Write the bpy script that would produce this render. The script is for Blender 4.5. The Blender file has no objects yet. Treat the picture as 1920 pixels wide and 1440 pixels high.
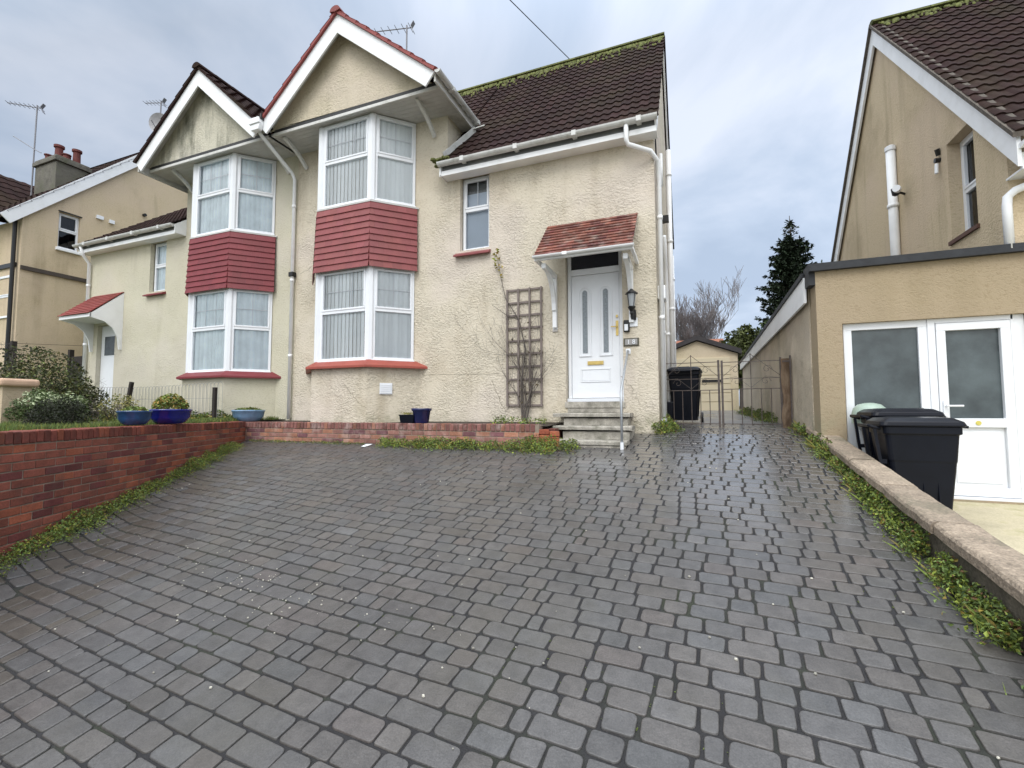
import bpy, math, random
from mathutils import Vector, Matrix, noise
random.seed(7)
SC = bpy.context.scene
COL = SC.collection
R = math.radians
PI = math.pi

# ------------------------------------------------------------ camera
F_PX, PITCH, YAW, ROLL = 866.0, R(3.38), R(21.386), R(-0.12)
cy, sy, cp, sp = math.cos(YAW), math.sin(YAW), math.cos(PITCH), math.sin(PITCH)
fwd = Vector((-sy*cp, cy*cp, sp)); rt0 = Vector((cy, sy, 0)); up0 = rt0.cross(fwd)
cr, sr = math.cos(ROLL), math.sin(ROLL)
rt = cr*rt0 + sr*up0; up = -sr*rt0 + cr*up0
cam_d = bpy.data.cameras.new('camera'); cam = bpy.data.objects.new('camera', cam_d); COL.objects.link(cam)
cam_d.sensor_width = 36; cam_d.lens = 36*F_PX/1920.0; cam_d.clip_end = 900; cam_d.clip_start = .05
m = Matrix((rt, up, -fwd)).transposed().to_4x4(); m.translation = Vector((0, 0, 1.45)); cam.matrix_world = m
SC.camera = cam
SC.view_settings.view_transform = 'Standard'; SC.view_settings.look = 'None'
SC.view_settings.gamma = 1; SC.view_settings.exposure = 0.22; SC.view_settings.use_curve_mapping = False
SC.cycles.max_bounces = 8; SC.cycles.transparent_max_bounces = 24; SC.cycles.sample_clamp_indirect = 6

# ------------------------------------------------------------ sky + soft sun
SUN_EL, SUN_AZ = R(50), R(178)         # azimuth measured clockwise from +Y
w = bpy.data.worlds.new("World"); SC.world = w; w.use_nodes = True
nt = w.node_tree; nt.nodes.clear()
def N(t, **k):
    n = nt.nodes.new(t)
    for a, b in k.items(): setattr(n, a, b)
    return n
out = N('ShaderNodeOutputWorld'); bg = N('ShaderNodeBackground'); nt.links.new(bg.outputs[0], out.inputs[0])
sky = N('ShaderNodeTexSky', sky_type='NISHITA'); sky.sun_disc = False
sky.sun_elevation = SUN_EL; sky.sun_rotation = SUN_AZ; sky.dust_density = 3; sky.air_density = 1.2
tc = N('ShaderNodeTexCoord')
sep = N('ShaderNodeSeparateXYZ'); nt.links.new(tc.outputs['Generated'], sep.inputs[0])
# clouds laid on a flat layer overhead: direction / (z + .25)
add = N('ShaderNodeMath', operation='ADD'); add.inputs[1].default_value = .28; nt.links.new(sep.outputs['Z'], add.inputs[0])
mx = N('ShaderNodeMath', operation='MAXIMUM'); mx.inputs[1].default_value = .12; nt.links.new(add.outputs[0], mx.inputs[0])
div = N('ShaderNodeVectorMath', operation='DIVIDE'); nt.links.new(tc.outputs['Generated'], div.inputs[0])
cmb = N('ShaderNodeCombineXYZ')
for i in range(3): nt.links.new(mx.outputs[0], cmb.inputs[i])
nt.links.new(cmb.outputs[0], div.inputs[1])
n1 = N('ShaderNodeTexNoise'); n1.inputs['Scale'].default_value = 1.5; n1.inputs['Detail'].default_value = 7; n1.inputs['Roughness'].default_value = .52; n1.inputs['Distortion'].default_value = .35
nt.links.new(div.outputs[0], n1.inputs['Vector'])
cr1 = N('ShaderNodeValToRGB'); e = cr1.color_ramp.elements
e[0].position = .38; e[0].color = (3.5, 4.25, 5.45, 1)
e[1].position = .62; e[1].color = (6.0, 6.5, 7.5, 1)
x = cr1.color_ramp.elements.new(.47); x.color = (4.2, 4.95, 6.15, 1)
nt.links.new(n1.outputs['Fac'], cr1.inputs[0])
# overcast luminance rises towards the zenith and towards the veiled sun
dot = N('ShaderNodeVectorMath', operation='DOT_PRODUCT'); nt.links.new(tc.outputs['Generated'], dot.inputs[0])
dot.inputs[1].default_value = (math.sin(SUN_AZ)*math.cos(SUN_EL), math.cos(SUN_AZ)*math.cos(SUN_EL), math.sin(SUN_EL))
mr = N('ShaderNodeMapRange'); mr.inputs['From Min'].default_value = .15; mr.inputs['From Max'].default_value = 1
mr.inputs['To Min'].default_value = 1.0; mr.inputs['To Max'].default_value = 3.0; nt.links.new(dot.outputs['Value'], mr.inputs['Value'])
mul = N('ShaderNodeVectorMath', operation='SCALE'); nt.links.new(cr1.outputs[0], mul.inputs[0]); nt.links.new(mr.outputs[0], mul.inputs['Scale'])
warm = N('ShaderNodeMix', data_type='RGBA', blend_type='MULTIPLY'); warm.inputs['B'].default_value = (1.10, 1.0, .86, 1)
wr = N('ShaderNodeMapRange'); wr.inputs['From Min'].default_value = .1; wr.inputs['From Max'].default_value = .7; nt.links.new(dot.outputs['Value'], wr.inputs['Value']); nt.links.new(wr.outputs[0], warm.inputs['Factor']); nt.links.new(mul.outputs[0], warm.inputs['A'])
dt2 = N('ShaderNodeVectorMath', operation='DOT_PRODUCT'); nt.links.new(tc.outputs['Generated'], dt2.inputs[0]); dt2.inputs[1].default_value = (.53, .85, 0)
m3 = N('ShaderNodeMapRange'); m3.inputs['From Min'].default_value = 0; m3.inputs['From Max'].default_value = 1; m3.inputs['To Min'].default_value = .90; m3.inputs['To Max'].default_value = 1.22; nt.links.new(dt2.outputs['Value'], m3.inputs['Value'])
mz_ = N('ShaderNodeMapRange', interpolation_type='SMOOTHSTEP'); mz_.inputs['From Min'].default_value = .58; mz_.inputs['From Max'].default_value = .95; mz_.inputs['To Min'].default_value = 1; mz_.inputs['To Max'].default_value = 2.3; nt.links.new(sep.outputs['Z'], mz_.inputs['Value'])
mzz = N('ShaderNodeMath', operation='MULTIPLY'); nt.links.new(m3.outputs[0], mzz.inputs[0]); nt.links.new(mz_.outputs[0], mzz.inputs[1])
sc3 = N('ShaderNodeVectorMath', operation='SCALE'); nt.links.new(warm.outputs['Result'], sc3.inputs[0]); nt.links.new(mzz.outputs[0], sc3.inputs['Scale'])
mixs = N('ShaderNodeMix', data_type='RGBA'); mixs.inputs['Factor'].default_value = .93
nt.links.new(sky.outputs[0], mixs.inputs['A']); nt.links.new(sc3.outputs[0], mixs.inputs['B'])
nt.links.new(mixs.outputs['Result'], bg.inputs[0]); bg.inputs[1].default_value = .110
sd = bpy.data.lights.new('sun', 'SUN'); sun = bpy.data.objects.new('sun', sd); COL.objects.link(sun)
sd.energy = 1.15; sd.angle = R(30); sd.color = (1, .97, .92)
sdir = Vector((math.sin(SUN_AZ)*math.cos(SUN_EL), math.cos(SUN_AZ)*math.cos(SUN_EL), math.sin(SUN_EL)))
sun.rotation_euler = sdir.to_track_quat('Z', 'Y').to_euler()

# ------------------------------------------------------------ helpers
def ground_z(Y, K=((-60, -3.2), (-8, -1.9), (-5, -1.22), (1, -.10), (3.15, .30), (6.2, .91), (6.6, .98), (7.33, 1.11), (8, 1.17), (9, 1.21), (12, 1.3), (17, 1.46), (40, 1.9), (400, 2.2))):
    if Y <= K[0][0]: return K[0][1]
    for (a, za), (b, zb) in zip(K, K[1:]):
        if Y <= b: return za + (zb-za)*(Y-a)/(b-a)
    return K[-1][1]

# the long brick wall leaves the house corner at an angle; the drive banks up towards it
WA = (-7.76, 6.22); WU = (.5030, -.8643); WN = (.8643, .5030)
def wall_dist(X, Y): return (X-WA[0])*WN[0]+(Y-WA[1])*WN[1]
def drive_z(X, Y):
    k = max(0.0, min(1.0, 1-wall_dist(X, Y)/.5)); a = .12*max(0.0, min(1.0, (6.2-Y)/4.6))
    return ground_z(Y)+a*k*k*(3-2*k)
class MB:
    def __init__(s): s.v = []; s.f = []; s.c = []; s.mi = []; s.cur = (1, 1, 1); s.m = 0
    def face(s, pts, col=None):
        i = len(s.v); s.v += [tuple(p) for p in pts]; s.f.append(tuple(range(i, i+len(pts)))); s.c.append(col or s.cur); s.mi.append(s.m)
    def add(s, vs, fs, col=None):
        i = len(s.v); s.v += [tuple(p) for p in vs]
        for f in fs: s.f.append(tuple(i+k for k in f)); s.c.append(col or s.cur); s.mi.append(s.m)
    def hexa(s, p, col=None):      # 8 points: bottom 4 ccw, top 4 ccw
        s.add(p, [(3, 2, 1, 0), (4, 5, 6, 7), (0, 1, 5, 4), (1, 2, 6, 5), (2, 3, 7, 6), (3, 0, 4, 7)], col)
    def box(s, x0, x1, y0, y1, z0, z1, col=None):
        s.hexa([(x0, y0, z0), (x1, y0, z0), (x1, y1, z0), (x0, y1, z0), (x0, y0, z1), (x1, y0, z1), (x1, y1, z1), (x0, y1, z1)], col)
    def lbox(s, A, d, n, s0, s1, d0, d1, z0, z1, col=None):   # along dir d from A, offset along normal n
        P = lambda a, b, z: (A[0]+d[0]*a+n[0]*b, A[1]+d[1]*a+n[1]*b, z)
        s.hexa([P(s0, d1, z0), P(s1, d1, z0), P(s1, d0, z0), P(s0, d0, z0), P(s0, d1, z1), P(s1, d1, z1), P(s1, d0, z1), P(s0, d0, z1)], col)
    def frame(s, o, ux, uy, uz, a, b, c, col=None):            # box by centre, axes and half sizes
        o = Vector(o); ux = Vector(ux)*a; uy = Vector(uy)*b; uz = Vector(uz)*c
        s.hexa([o-ux-uy-uz, o+ux-uy-uz, o+ux+uy-uz, o-ux+uy-uz, o-ux-uy+uz, o+ux-uy+uz, o+ux+uy+uz, o-ux+uy+uz], col)
    def beam(s, p, q, wd, th, side=(0, 0, 1), col=None):       # rectangular bar p->q
        p = Vector(p); q = Vector(q); d = (q-p); L = d.length; d.normalize()
        sd_ = Vector(side); a = d.cross(sd_).normalized(); b = a.cross(d).normalized()
        s.frame((p+q)/2, d, a, b, L/2, wd/2, th/2, col)
    def prism(s, poly, axis, a, b, col=None):                  # poly in the other two axes
        def P(u, v, t): return {'x': (t, u, v), 'y': (u, t, v), 'z': (u, v, t)}[axis]
        n = len(poly); vs = [P(u, v, a) for u, v in poly]+[P(u, v, b) for u, v in poly]
        s.add(vs, [tuple(range(n)), tuple(range(2*n-1, n-1, -1))]+[(i, i+n, (i+1) % n+n, (i+1) % n) for i in range(n)], col)
    def tube(s, pts, r, n=8, caps=True, col=None):
        pts = [Vector(p) for p in pts]; rings = []
        rr = r if isinstance(r, (list, tuple)) else [r]*len(pts)
        a = None
        for i, p in enumerate(pts):
            d = (pts[min(i+1, len(pts)-1)]-pts[max(i-1, 0)]).normalized()
            if a is None:
                a = d.orthogonal().normalized()
            else:
                a = (a-d*a.dot(d)).normalized()
            b = d.cross(a)
            rings.append([p+(a*math.cos(2*PI*k/n)+b*math.sin(2*PI*k/n))*rr[i] for k in range(n)])
        s.loft(rings, caps, col)
    def loft(s, rings, caps=True, col=None):
        n = len(rings[0]); vs = [p for r in rings for p in r]; fs = []
        for i in range(len(rings)-1):
            for k in range(n): fs.append((i*n+k, i*n+(k+1) % n, (i+1)*n+(k+1) % n, (i+1)*n+k))
        if caps: fs.append(tuple(range(n-1, -1, -1))); fs.append(tuple((len(rings)-1)*n+k for k in range(n)))
        s.add(vs, fs, col)
    def lathe(s, c, prof, n=24, caps=False, col=None):
        s.loft([[(c[0]+r*math.cos(2*PI*k/n), c[1]+r*math.sin(2*PI*k/n), c[2]+z) for k in range(n)] for r, z in prof], caps, col)
    def build(s, name, mat, parent=None, smooth=False, bevel=0, seg=2):
        me = bpy.data.meshes.new(name); me.from_pydata(s.v, [], s.f)
        for mm in (mat if isinstance(mat, (list, tuple)) else [mat]): me.materials.append(mm)
        at = me.attributes.new('Col', 'FLOAT_COLOR', 'FACE')
        buf = []
        for c in s.c: buf += [c[0], c[1], c[2], 1.0]
        at.data.foreach_set('color', buf)
        me.polygons.foreach_set('material_index', s.mi)
        if smooth: me.polygons.foreach_set('use_smooth', [True]*len(s.f))
        me.update()
        o = bpy.data.objects.new(name, me); COL.objects.link(o)
        if parent: o.parent = parent
        if bevel:
            b = o.modifiers.new('bevel', 'BEVEL'); b.width = bevel; b.segments = seg; b.limit_method = 'ANGLE'; b.angle_limit = R(40)
        return o

def thing(name, label, cat, group=None):
    o = bpy.data.objects.new(name, None); COL.objects.link(o); o.empty_display_size = .2
    return tag(o, label, cat, group)
def tag(o, label=None, cat=None, group=None, kind=None):
    if label: o['label'] = label
    if cat: o['category'] = cat
    if group: o['group'] = group
    if kind: o['kind'] = kind
    return o

def mat(name, base, rough=.7, var=.12, vscale=3, bump=0, bscale=20, bdist=.01, spec=.4, metal=0, stain=None, stain_scale=1.2, stain_amt=.5, stretch=(1, 1, 1), trans=0, rvar=0, detail=6, fine=None, emit=None):
    M = bpy.data.materials.new(name); M.use_nodes = True; t = M.node_tree; nd = t.nodes; lk = t.links
    b = nd['Principled BSDF']; b.inputs['Roughness'].default_value = rough; b.inputs['Metallic'].default_value = metal
    b.inputs['Specular IOR Level'].default_value = spec
    co = nd.new('ShaderNodeTexCoord'); mp = nd.new('ShaderNodeMapping'); mp.inputs['Scale'].default_value = stretch
    lk.new(co.outputs['Object'], mp.inputs[0])
    at = nd.new('ShaderNodeAttribute'); at.attribute_name = 'Col'
    def noise_(sc, det=detail, rg=.6):
        n = nd.new('ShaderNodeTexNoise'); n.inputs['Scale'].default_value = sc; n.inputs['Detail'].default_value = det; n.inputs['Roughness'].default_value = rg
        lk.new(mp.outputs[0], n.inputs['Vector']); return n
    def rng(src, a, b2, lo=.3, hi=.7):
        r = nd.new('ShaderNodeMapRange'); r.inputs['From Min'].default_value = lo; r.inputs['From Max'].default_value = hi
        r.inputs['To Min'].default_value = a; r.inputs['To Max'].default_value = b2; lk.new(src, r.inputs['Value']); return r.outputs[0]
    v = nd.new('ShaderNodeVectorMath'); v.operation = 'MULTIPLY'; v.inputs[0].default_value = base; lk.new(at.outputs['Color'], v.inputs[1])
    cur = v.outputs[0]
    if var:
        sc = nd.new('ShaderNodeVectorMath'); sc.operation = 'SCALE'; lk.new(cur, sc.inputs[0]); lk.new(rng(noise_(vscale).outputs['Fac'], 1-var, 1+var), sc.inputs['Scale']); cur = sc.outputs[0]
    if fine:
        sc = nd.new('ShaderNodeVectorMath'); sc.operation = 'SCALE'; lk.new(cur, sc.inputs[0]); lk.new(rng(noise_(fine[0], 4, .7).outputs['Fac'], 1-fine[1], 1+fine[1]), sc.inputs['Scale']); cur = sc.outputs[0]
    if stain:
        mx_ = nd.new('ShaderNodeMix'); mx_.data_type = 'RGBA'; lk.new(cur, mx_.inputs['A']); mx_.inputs['B'].default_value = (*stain, 1)
        lk.new(rng(noise_(stain_scale, 8, .65).outputs['Fac'], 0, stain_amt, .5, .72), mx_.inputs['Factor']); cur = mx_.outputs['Result']
    lk.new(cur, b.inputs['Base Color'])
    if rvar: lk.new(rng(noise_(1.3, 4).outputs['Fac'], max(.05, rough-rvar), min(1, rough+rvar), .35, .65), b.inputs['Roughness'])
    if bump:
        bn = nd.new('ShaderNodeBump'); bn.inputs['Strength'].default_value = bump; bn.inputs['Distance'].default_value = bdist
        lk.new(noise_(bscale, 5, .6).outputs['Fac'], bn.inputs['Height']); lk.new(bn.outputs[0], b.inputs['Normal'])
    if emit: b.inputs['Emission Color'].default_value = (*emit[0], 1); b.inputs['Emission Strength'].default_value = emit[1]
    return M

def glass_mat(name, tint=(.85, .92, .92), ior=1.75, rough=0.0):
    M = bpy.data.materials.new(name); M.use_nodes = True; t = M.node_tree; t.nodes.clear(); nd = t.nodes
    o = nd.new('ShaderNodeOutputMaterial'); mx_ = nd.new('ShaderNodeMixShader'); tr = nd.new('ShaderNodeBsdfTransparent'); gl = nd.new('ShaderNodeBsdfGlossy'); fr = nd.new('ShaderNodeFresnel')
    tr.inputs[0].default_value = (*tint, 1); gl.inputs['Roughness'].default_value = rough; fr.inputs[0].default_value = ior
    bp = nd.new('ShaderNodeBump'); bp.inputs['Strength'].default_value = .04; bp.inputs['Distance'].default_value = .05
    ns = nd.new('ShaderNodeTexNoise'); ns.inputs['Scale'].default_value = 2.2; co = nd.new('ShaderNodeTexCoord')
    t.links.new(co.outputs['Object'], ns.inputs['Vector']); t.links.new(ns.outputs['Fac'], bp.inputs['Height']); t.links.new(bp.outputs[0], gl.inputs['Normal'])
    t.links.new(fr.outputs[0], mx_.inputs[0]); t.links.new(tr.outputs[0], mx_.inputs[1]); t.links.new(gl.outputs[0], mx_.inputs[2]); t.links.new(mx_.outputs[0], o.inputs[0])
    return M

# ------------------------------------------------------------ materials
def render_mat(name, base, stain, stain_amt, stretch=(1, 1, 1), rough_scale=24, bump=.8, sscale=.8, bd=.012, lo=.48, hi=.72):
    """Rough trowelled render: lumpy relief, base colour slightly darker in the hollows, weather stains."""
    M = bpy.data.materials.new(name); M.use_nodes = True; t = M.node_tree; nd = t.nodes; lk = t.links
    b = nd['Principled BSDF']; b.inputs['Roughness'].default_value = .88; b.inputs['Specular IOR Level'].default_value = .25
    co = nd.new('ShaderNodeTexCoord')
    def nz(sc, det=5, rg=.55, st=(1, 1, 1), dist=0):
        mp = nd.new('ShaderNodeMapping'); mp.inputs['Scale'].default_value = st; lk.new(co.outputs['Object'], mp.inputs[0])
        n = nd.new('ShaderNodeTexNoise'); n.inputs['Scale'].default_value = sc; n.inputs['Detail'].default_value = det; n.inputs['Roughness'].default_value = rg; n.inputs['Distortion'].default_value = dist
        lk.new(mp.outputs[0], n.inputs['Vector']); return n.outputs['Fac']
    def rng(src, a, b2, lo, hi):
        r = nd.new('ShaderNodeMapRange'); r.interpolation_type = 'SMOOTHSTEP'
        for k, q in zip(('From Min', 'From Max', 'To Min', 'To Max'), (lo, hi, a, b2)): r.inputs[k].default_value = q
        lk.new(src, r.inputs['Value']); return r.outputs[0]
    lump = nz(rough_scale, 3, .5, (1, 1, 1.35), .6)
    lum2 = rng(lump, 0, 1, .36, .6)
    c1 = nd.new('ShaderNodeMix'); c1.data_type = 'RGBA'; c1.inputs['A'].default_value = (base[0]*.85, base[1]*.84, base[2]*.80, 1); c1.inputs['B'].default_value = (*base, 1); lk.new(rng(lump, 0, 1, .3, .48), c1.inputs['Factor'])
    c2 = nd.new('ShaderNodeMix'); c2.data_type = 'RGBA'; lk.new(c1.outputs['Result'], c2.inputs['A']); c2.inputs['B'].default_value = (*stain, 1)
    lk.new(rng(nz(sscale, 8, .62, stretch), 0, stain_amt, lo, hi), c2.inputs['Factor'])
    c4 = nd.new('ShaderNodeMix'); c4.data_type = 'RGBA'; lk.new(c2.outputs['Result'], c4.inputs['A']); c4.inputs['B'].default_value = (stain[0]*.75, stain[1]*.75, stain[2]*.7, 1)
    lk.new(rng(nz(2.4, 5, .6, (1, 1, .10)), 0, stain_amt*.95, .5, .74), c4.inputs['Factor'])
    c5 = nd.new('ShaderNodeMix'); c5.data_type = 'RGBA'; lk.new(c4.outputs['Result'], c5.inputs['A']); c5.inputs['B'].default_value = (.30, .29, .19, 1)
    sz = nd.new('ShaderNodeSeparateXYZ'); lk.new(co.outputs['Object'], sz.inputs[0]); zz_ = rng(sz.outputs['Z'], 1, 0, 1.1, 1.75); mz = nd.new('ShaderNodeMath'); mz.operation = 'MULTIPLY'; lk.new(zz_, mz.inputs[0]); lk.new(rng(nz(3.2, 6, .65), 0, .75, .42, .68), mz.inputs[1]); lk.new(mz.outputs[0], c5.inputs['Factor'])
    c3 = nd.new('ShaderNodeMix'); c3.data_type = 'RGBA'; lk.new(c5.outputs['Result'], c3.inputs['A']); c3.inputs['B'].default_value = (base[0]*1.02, base[1]*1.0, base[2]*1.1, 1)
    lk.new(rng(nz(.55, 4, .5), 0, .6, .45, .65), c3.inputs['Factor'])
    lk.new(c3.outputs['Result'], b.inputs['Base Color'])
    b1 = nd.new('ShaderNodeBump'); b1.inputs['Strength'].default_value = bump; b1.inputs['Distance'].default_value = bd
    av = nd.new('ShaderNodeMath'); av.operation = 'MULTIPLY'; lk.new(lum2, av.inputs[0]); lk.new(rng(nz(1.8, 4, .6), .25, 1.25, .35, .65), av.inputs[1]); aw = nd.new('ShaderNodeMath'); aw.operation = 'MULTIPLY_ADD'; aw.inputs[1].default_value = 1.1; lk.new(nz(7, 4, .6, (1, 1, 1.2), .4), aw.inputs[0]); lk.new(av.outputs[0], aw.inputs[2]); lk.new(aw.outputs[0], b1.inputs['Height'])
    b2 = nd.new('ShaderNodeBump'); b2.inputs['Strength'].default_value = .6; b2.inputs['Distance'].default_value = .01; lk.new(nz(70, 3), b2.inputs['Height']); lk.new(b1.outputs[0], b2.inputs['Normal'])
    lk.new(b2.outputs[0], b.inputs['Normal'])
    return M
cream = render_mat('cream_render', (.655, .59, .475), (.50, .42, .31), .55)
cream2 = render_mat('pale_yellow_render', (.60, .565, .44), (.53, .49, .37), .5, rough_scale=34, bump=.5)
gable_r = render_mat('gable_render', (.62, .545, .41), (.42, .37, .28), .5, rough_scale=20, bump=.6)
gable_l = render_mat('stained_gable_render', (.60, .565, .46), (.17, .17, .13), .9, stretch=(1.7, 1, .5), rough_scale=20, bump=.6, sscale=1.5, lo=.44, hi=.66)
tan = render_mat('tan_render', (.60, .49, .335), (.33, .26, .16), .5, rough_scale=30, bump=.5, bd=.008)
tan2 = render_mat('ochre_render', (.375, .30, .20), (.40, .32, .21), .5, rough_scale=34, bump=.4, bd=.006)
peb = render_mat('pebbledash', (.68, .59, .46), (.33, .30, .22), .5, rough_scale=55, bump=1, bd=.01)
upvc = mat('white_upvc', (.80, .82, .85), .28, .03, 3, spec=.5)
wpaint = mat('white_gloss_paint', (.86, .87, .88), .4, .05, 2, stain=(.58, .57, .53), stain_scale=2.5, stain_amt=.35, spec=.4)
dirtyw = mat('weathered_white_paint', (.66, .65, .62), .55, .10, 3, stain=(.28, .27, .22), stain_scale=3, stain_amt=.7, fine=(30, .08))
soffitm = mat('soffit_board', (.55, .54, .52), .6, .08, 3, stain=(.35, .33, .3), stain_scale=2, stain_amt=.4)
guttm = mat('grey_white_gutter', (.62, .62, .60), .4, .08, 3, stain=(.25, .25, .2), stain_scale=5, stain_amt=.6)
lead = mat('lead_flashing', (.035, .034, .034), .55, .15, 8)
tile_dk = mat('brown_concrete_tile', (.031, .0175, .0155), .9, .22, 1.6, bump=.5, bscale=60, bdist=.006, fine=(25, .22), stain=(.06, .06, .025), stain_scale=.9, stain_amt=.25, spec=.1)
moss_tile = mat('mossy_ridge', (.11, .12, .035), .95, .4, 6, bump=1, bscale=30, bdist=.03, fine=(40, .3))
tile_red = mat('red_clay_tile', (.25, .052, .045), .6, .16, 3, bump=.4, bscale=50, bdist=.004, fine=(30, .12))
tile_hung = mat('painted_red_hung_tile', (.25, .068, .068), .5, .08, 2, bump=.2, bscale=40, bdist=.003, fine=(25, .06))
tile_hung2 = mat('maroon_hung_tile', (.19, .028, .034), .5, .08, 2, bump=.2, bscale=40, bdist=.003, fine=(25, .06))
sillr = mat('terracotta_sill', (.33, .075, .052), .5, .12, 5, bump=.2, bscale=40, bdist=.003)
tile_old = mat('weathered_clay_tile', (.15, .058, .044), .75, .3, 5, bump=.6, bscale=45, bdist=.006, fine=(22, .25), stain=(.42, .38, .33), stain_scale=7, stain_amt=.45)
glass = glass_mat('window_glass', (1.0, 1.0, 1.0), 1.5)
glass_d = glass_mat('dark_window_glass', (.5, .55, .58), 1.6)
blindm = mat('vertical_blind', (.88, .93, .95), .8, .04, 2)
netm = mat('net_curtain', (.82, .91, .95), .85, .10, 4)
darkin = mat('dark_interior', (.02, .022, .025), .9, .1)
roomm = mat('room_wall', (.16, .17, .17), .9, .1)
black_pl = mat('black_bin_plastic', (.004, .0055, .011), .42, .15, 5, bump=.12, bscale=120, bdist=.002, spec=.22, rvar=.12)
blackm = mat('black_metal', (.012, .012, .013), .4, .1, 5)
brick_m = mat('red_brick', (.235, .072, .048), .85, .22, 9, bump=.6, bscale=50, bdist=.006, fine=(60, .22), stain=(.10, .06, .05), stain_scale=3.5, stain_amt=.6)
brick_p = mat('pinkish_brick', (.26, .125, .10), .85, .22, 9, bump=.6, bscale=50, bdist=.006, fine=(60, .22), stain=(.42, .34, .31), stain_scale=4.5, stain_amt=.65)
mortar = mat('mortar', (.26, .21, .165), .95, .2, 10, bump=.5, bscale=60, bdist=.005, stain=(.08, .085, .05), stain_scale=2, stain_amt=.7)
stonec = mat('coping_stone', (.30, .245, .19), .85, .22, 7, bump=1, bscale=42, bdist=.016, fine=(48, .42), stain=(.14, .135, .09), stain_scale=2.6, stain_amt=.75)
wallblk = mat('old_block_wall', (.115, .10, .075), .92, .3, 5, bump=1, bscale=25, bdist=.015, fine=(40, .25), stain=(.05, .065, .03), stain_scale=2, stain_amt=.7)
stepm = mat('worn_concrete', (.36, .335, .29), .85, .35, 6, bump=.8, bscale=40, bdist=.01, fine=(50, .25), stain=(.10, .10, .07), stain_scale=4, stain_amt=.8)
woodg = mat('weathered_trellis_wood', (.20, .165, .15), .85, .2, 12, bump=.4, bscale=60, bdist=.003)
woodb = mat('rotten_post_wood', (.17, .11, .07), .9, .4, 12, bump=1, bscale=30, bdist=.012, stain=(.35, .3, .22), stain_scale=6, stain_amt=.5, stretch=(1, 1, .3))
wood_dk = mat('dark_stained_wood', (.028, .022, .02), .8, .3, 9, bump=.4, bscale=50, bdist=.003)
galv = mat('galvanised_metal', (.42, .44, .46), .42, .12, 8, metal=.6)
rustm = mat('brown_iron', (.10, .082, .075), .7, .3, 20)
brass = mat('brass', (.62, .46, .16), .35, .15, 10, metal=.55)
aerm = mat('aerial_metal', (.23, .23, .25), .5, .1, 5)
leafm = mat('leaf', (.125, .178, .048), .55, .35, 4, spec=.3)
barkm = mat('bark', (.10, .085, .075), .9, .25, 8, bump=.5, bscale=30, bdist=.01)
twigm = mat('twig', (.21, .19, .19), .9, .2, 2)
conm = mat('conifer_needles', (.036, .052, .030), .75, .4, 1.3, spec=.2)
potb = mat('royal_blue_glaze', (.006, .008, .17), .12, .25, 6, spec=.7)
pott = mat('teal_blue_glaze', (.02, .06, .16), .18, .4, 7, spec=.6)
potl = mat('pale_blue_glaze', (.17, .29, .44), .3, .25, 7, spec=.5)
potn = mat('navy_glaze', (.010, .016, .085), .2, .25, 7, spec=.6)
soil = mat('soil', (.05, .038, .028), .95, .4, 12, bump=1, bscale=30, bdist=.02)

# driveway materials
def paver_mat():
    M = mat('paver_concrete', (.082, .078, .076), .42, .20, 13, bump=.65, bscale=85, bdist=.004, spec=.42, fine=(130, .3), stain=(.085, .078, .06), stain_scale=1.1, stain_amt=.45, rvar=.13)
    t = M.node_tree; nd = t.nodes; lk = t.links; bs = nd['Principled BSDF']
    # damp zone by the gates: smoother, wetter surface
    co = nd.new('ShaderNodeTexCoord'); ds = nd.new('ShaderNodeVectorMath'); ds.operation = 'DISTANCE'; ds.inputs[1].default_value = (.7, 6.4, 1.0); lk.new(co.outputs['Object'], ds.inputs[0])
    m1 = nd.new('ShaderNodeMapRange'); m1.interpolation_type = 'SMOOTHSTEP'; m1.inputs['From Min'].default_value = .6; m1.inputs['From Max'].default_value = 3.2; m1.inputs['To Min'].default_value = .45; m1.inputs['To Max'].default_value = 1.0
    lk.new(ds.outputs['Value'], m1.inputs['Value']); src = bs.inputs['Roughness'].links[0].from_socket
    m2 = nd.new('ShaderNodeMapRange'); m2.interpolation_type = 'SMOOTHSTEP'; m2.inputs['From Min'].default_value = .5; m2.inputs['From Max'].default_value = 3.4; m2.inputs['To Min'].default_value = .95; m2.inputs['To Max'].default_value = .16
    wn = nd.new('ShaderNodeTexNoise'); wn.inputs['Scale'].default_value = 1.6; wn.inputs['Detail'].default_value = 4; lk.new(co.outputs['Object'], wn.inputs['Vector'])
    wa = nd.new('ShaderNodeMath'); wa.operation = 'MULTIPLY_ADD'; wa.inputs[1].default_value = 3.0; lk.new(wn.outputs['Fac'], wa.inputs[0]); ws = nd.new('ShaderNodeMath'); ws.operation = 'SUBTRACT'; ws.inputs[1].default_value = 1.5; lk.new(wa.outputs[0], ws.inputs[0]); lk.new(ds.outputs['Value'], wa.inputs[2])
    lk.new(ws.outputs[0], m2.inputs['Value']); lk.new(m2.outputs[0], bs.inputs['Coat Weight']); bs.inputs['Coat Roughness'].default_value = .13
    mm = nd.new('ShaderNodeMath'); mm.operation = 'MULTIPLY'; lk.new(src, mm.inputs[0]); lk.new(m1.outputs[0], mm.inputs[1]); lk.new(mm.outputs[0], bs.inputs['Roughness'])
    return M
paverm = paver_mat()
jointm = mat('joint_sand', (.020, .019, .020), .75, .3, 6, bump=.8, bscale=90, bdist=.01, stain=(.05, .07, .015), stain_scale=1.6, stain_amt=.35)
grassm = mat('lawn_soil', (.085, .10, .035), .95, .35, 5, bump=1, bscale=25, bdist=.03, stain=(.09, .065, .04), stain_scale=2, stain_amt=.7)
earthm = mat('earth', (.07, .08, .04), .95, .3, .8, bump=.5, bscale=6, bdist=.05)
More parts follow.
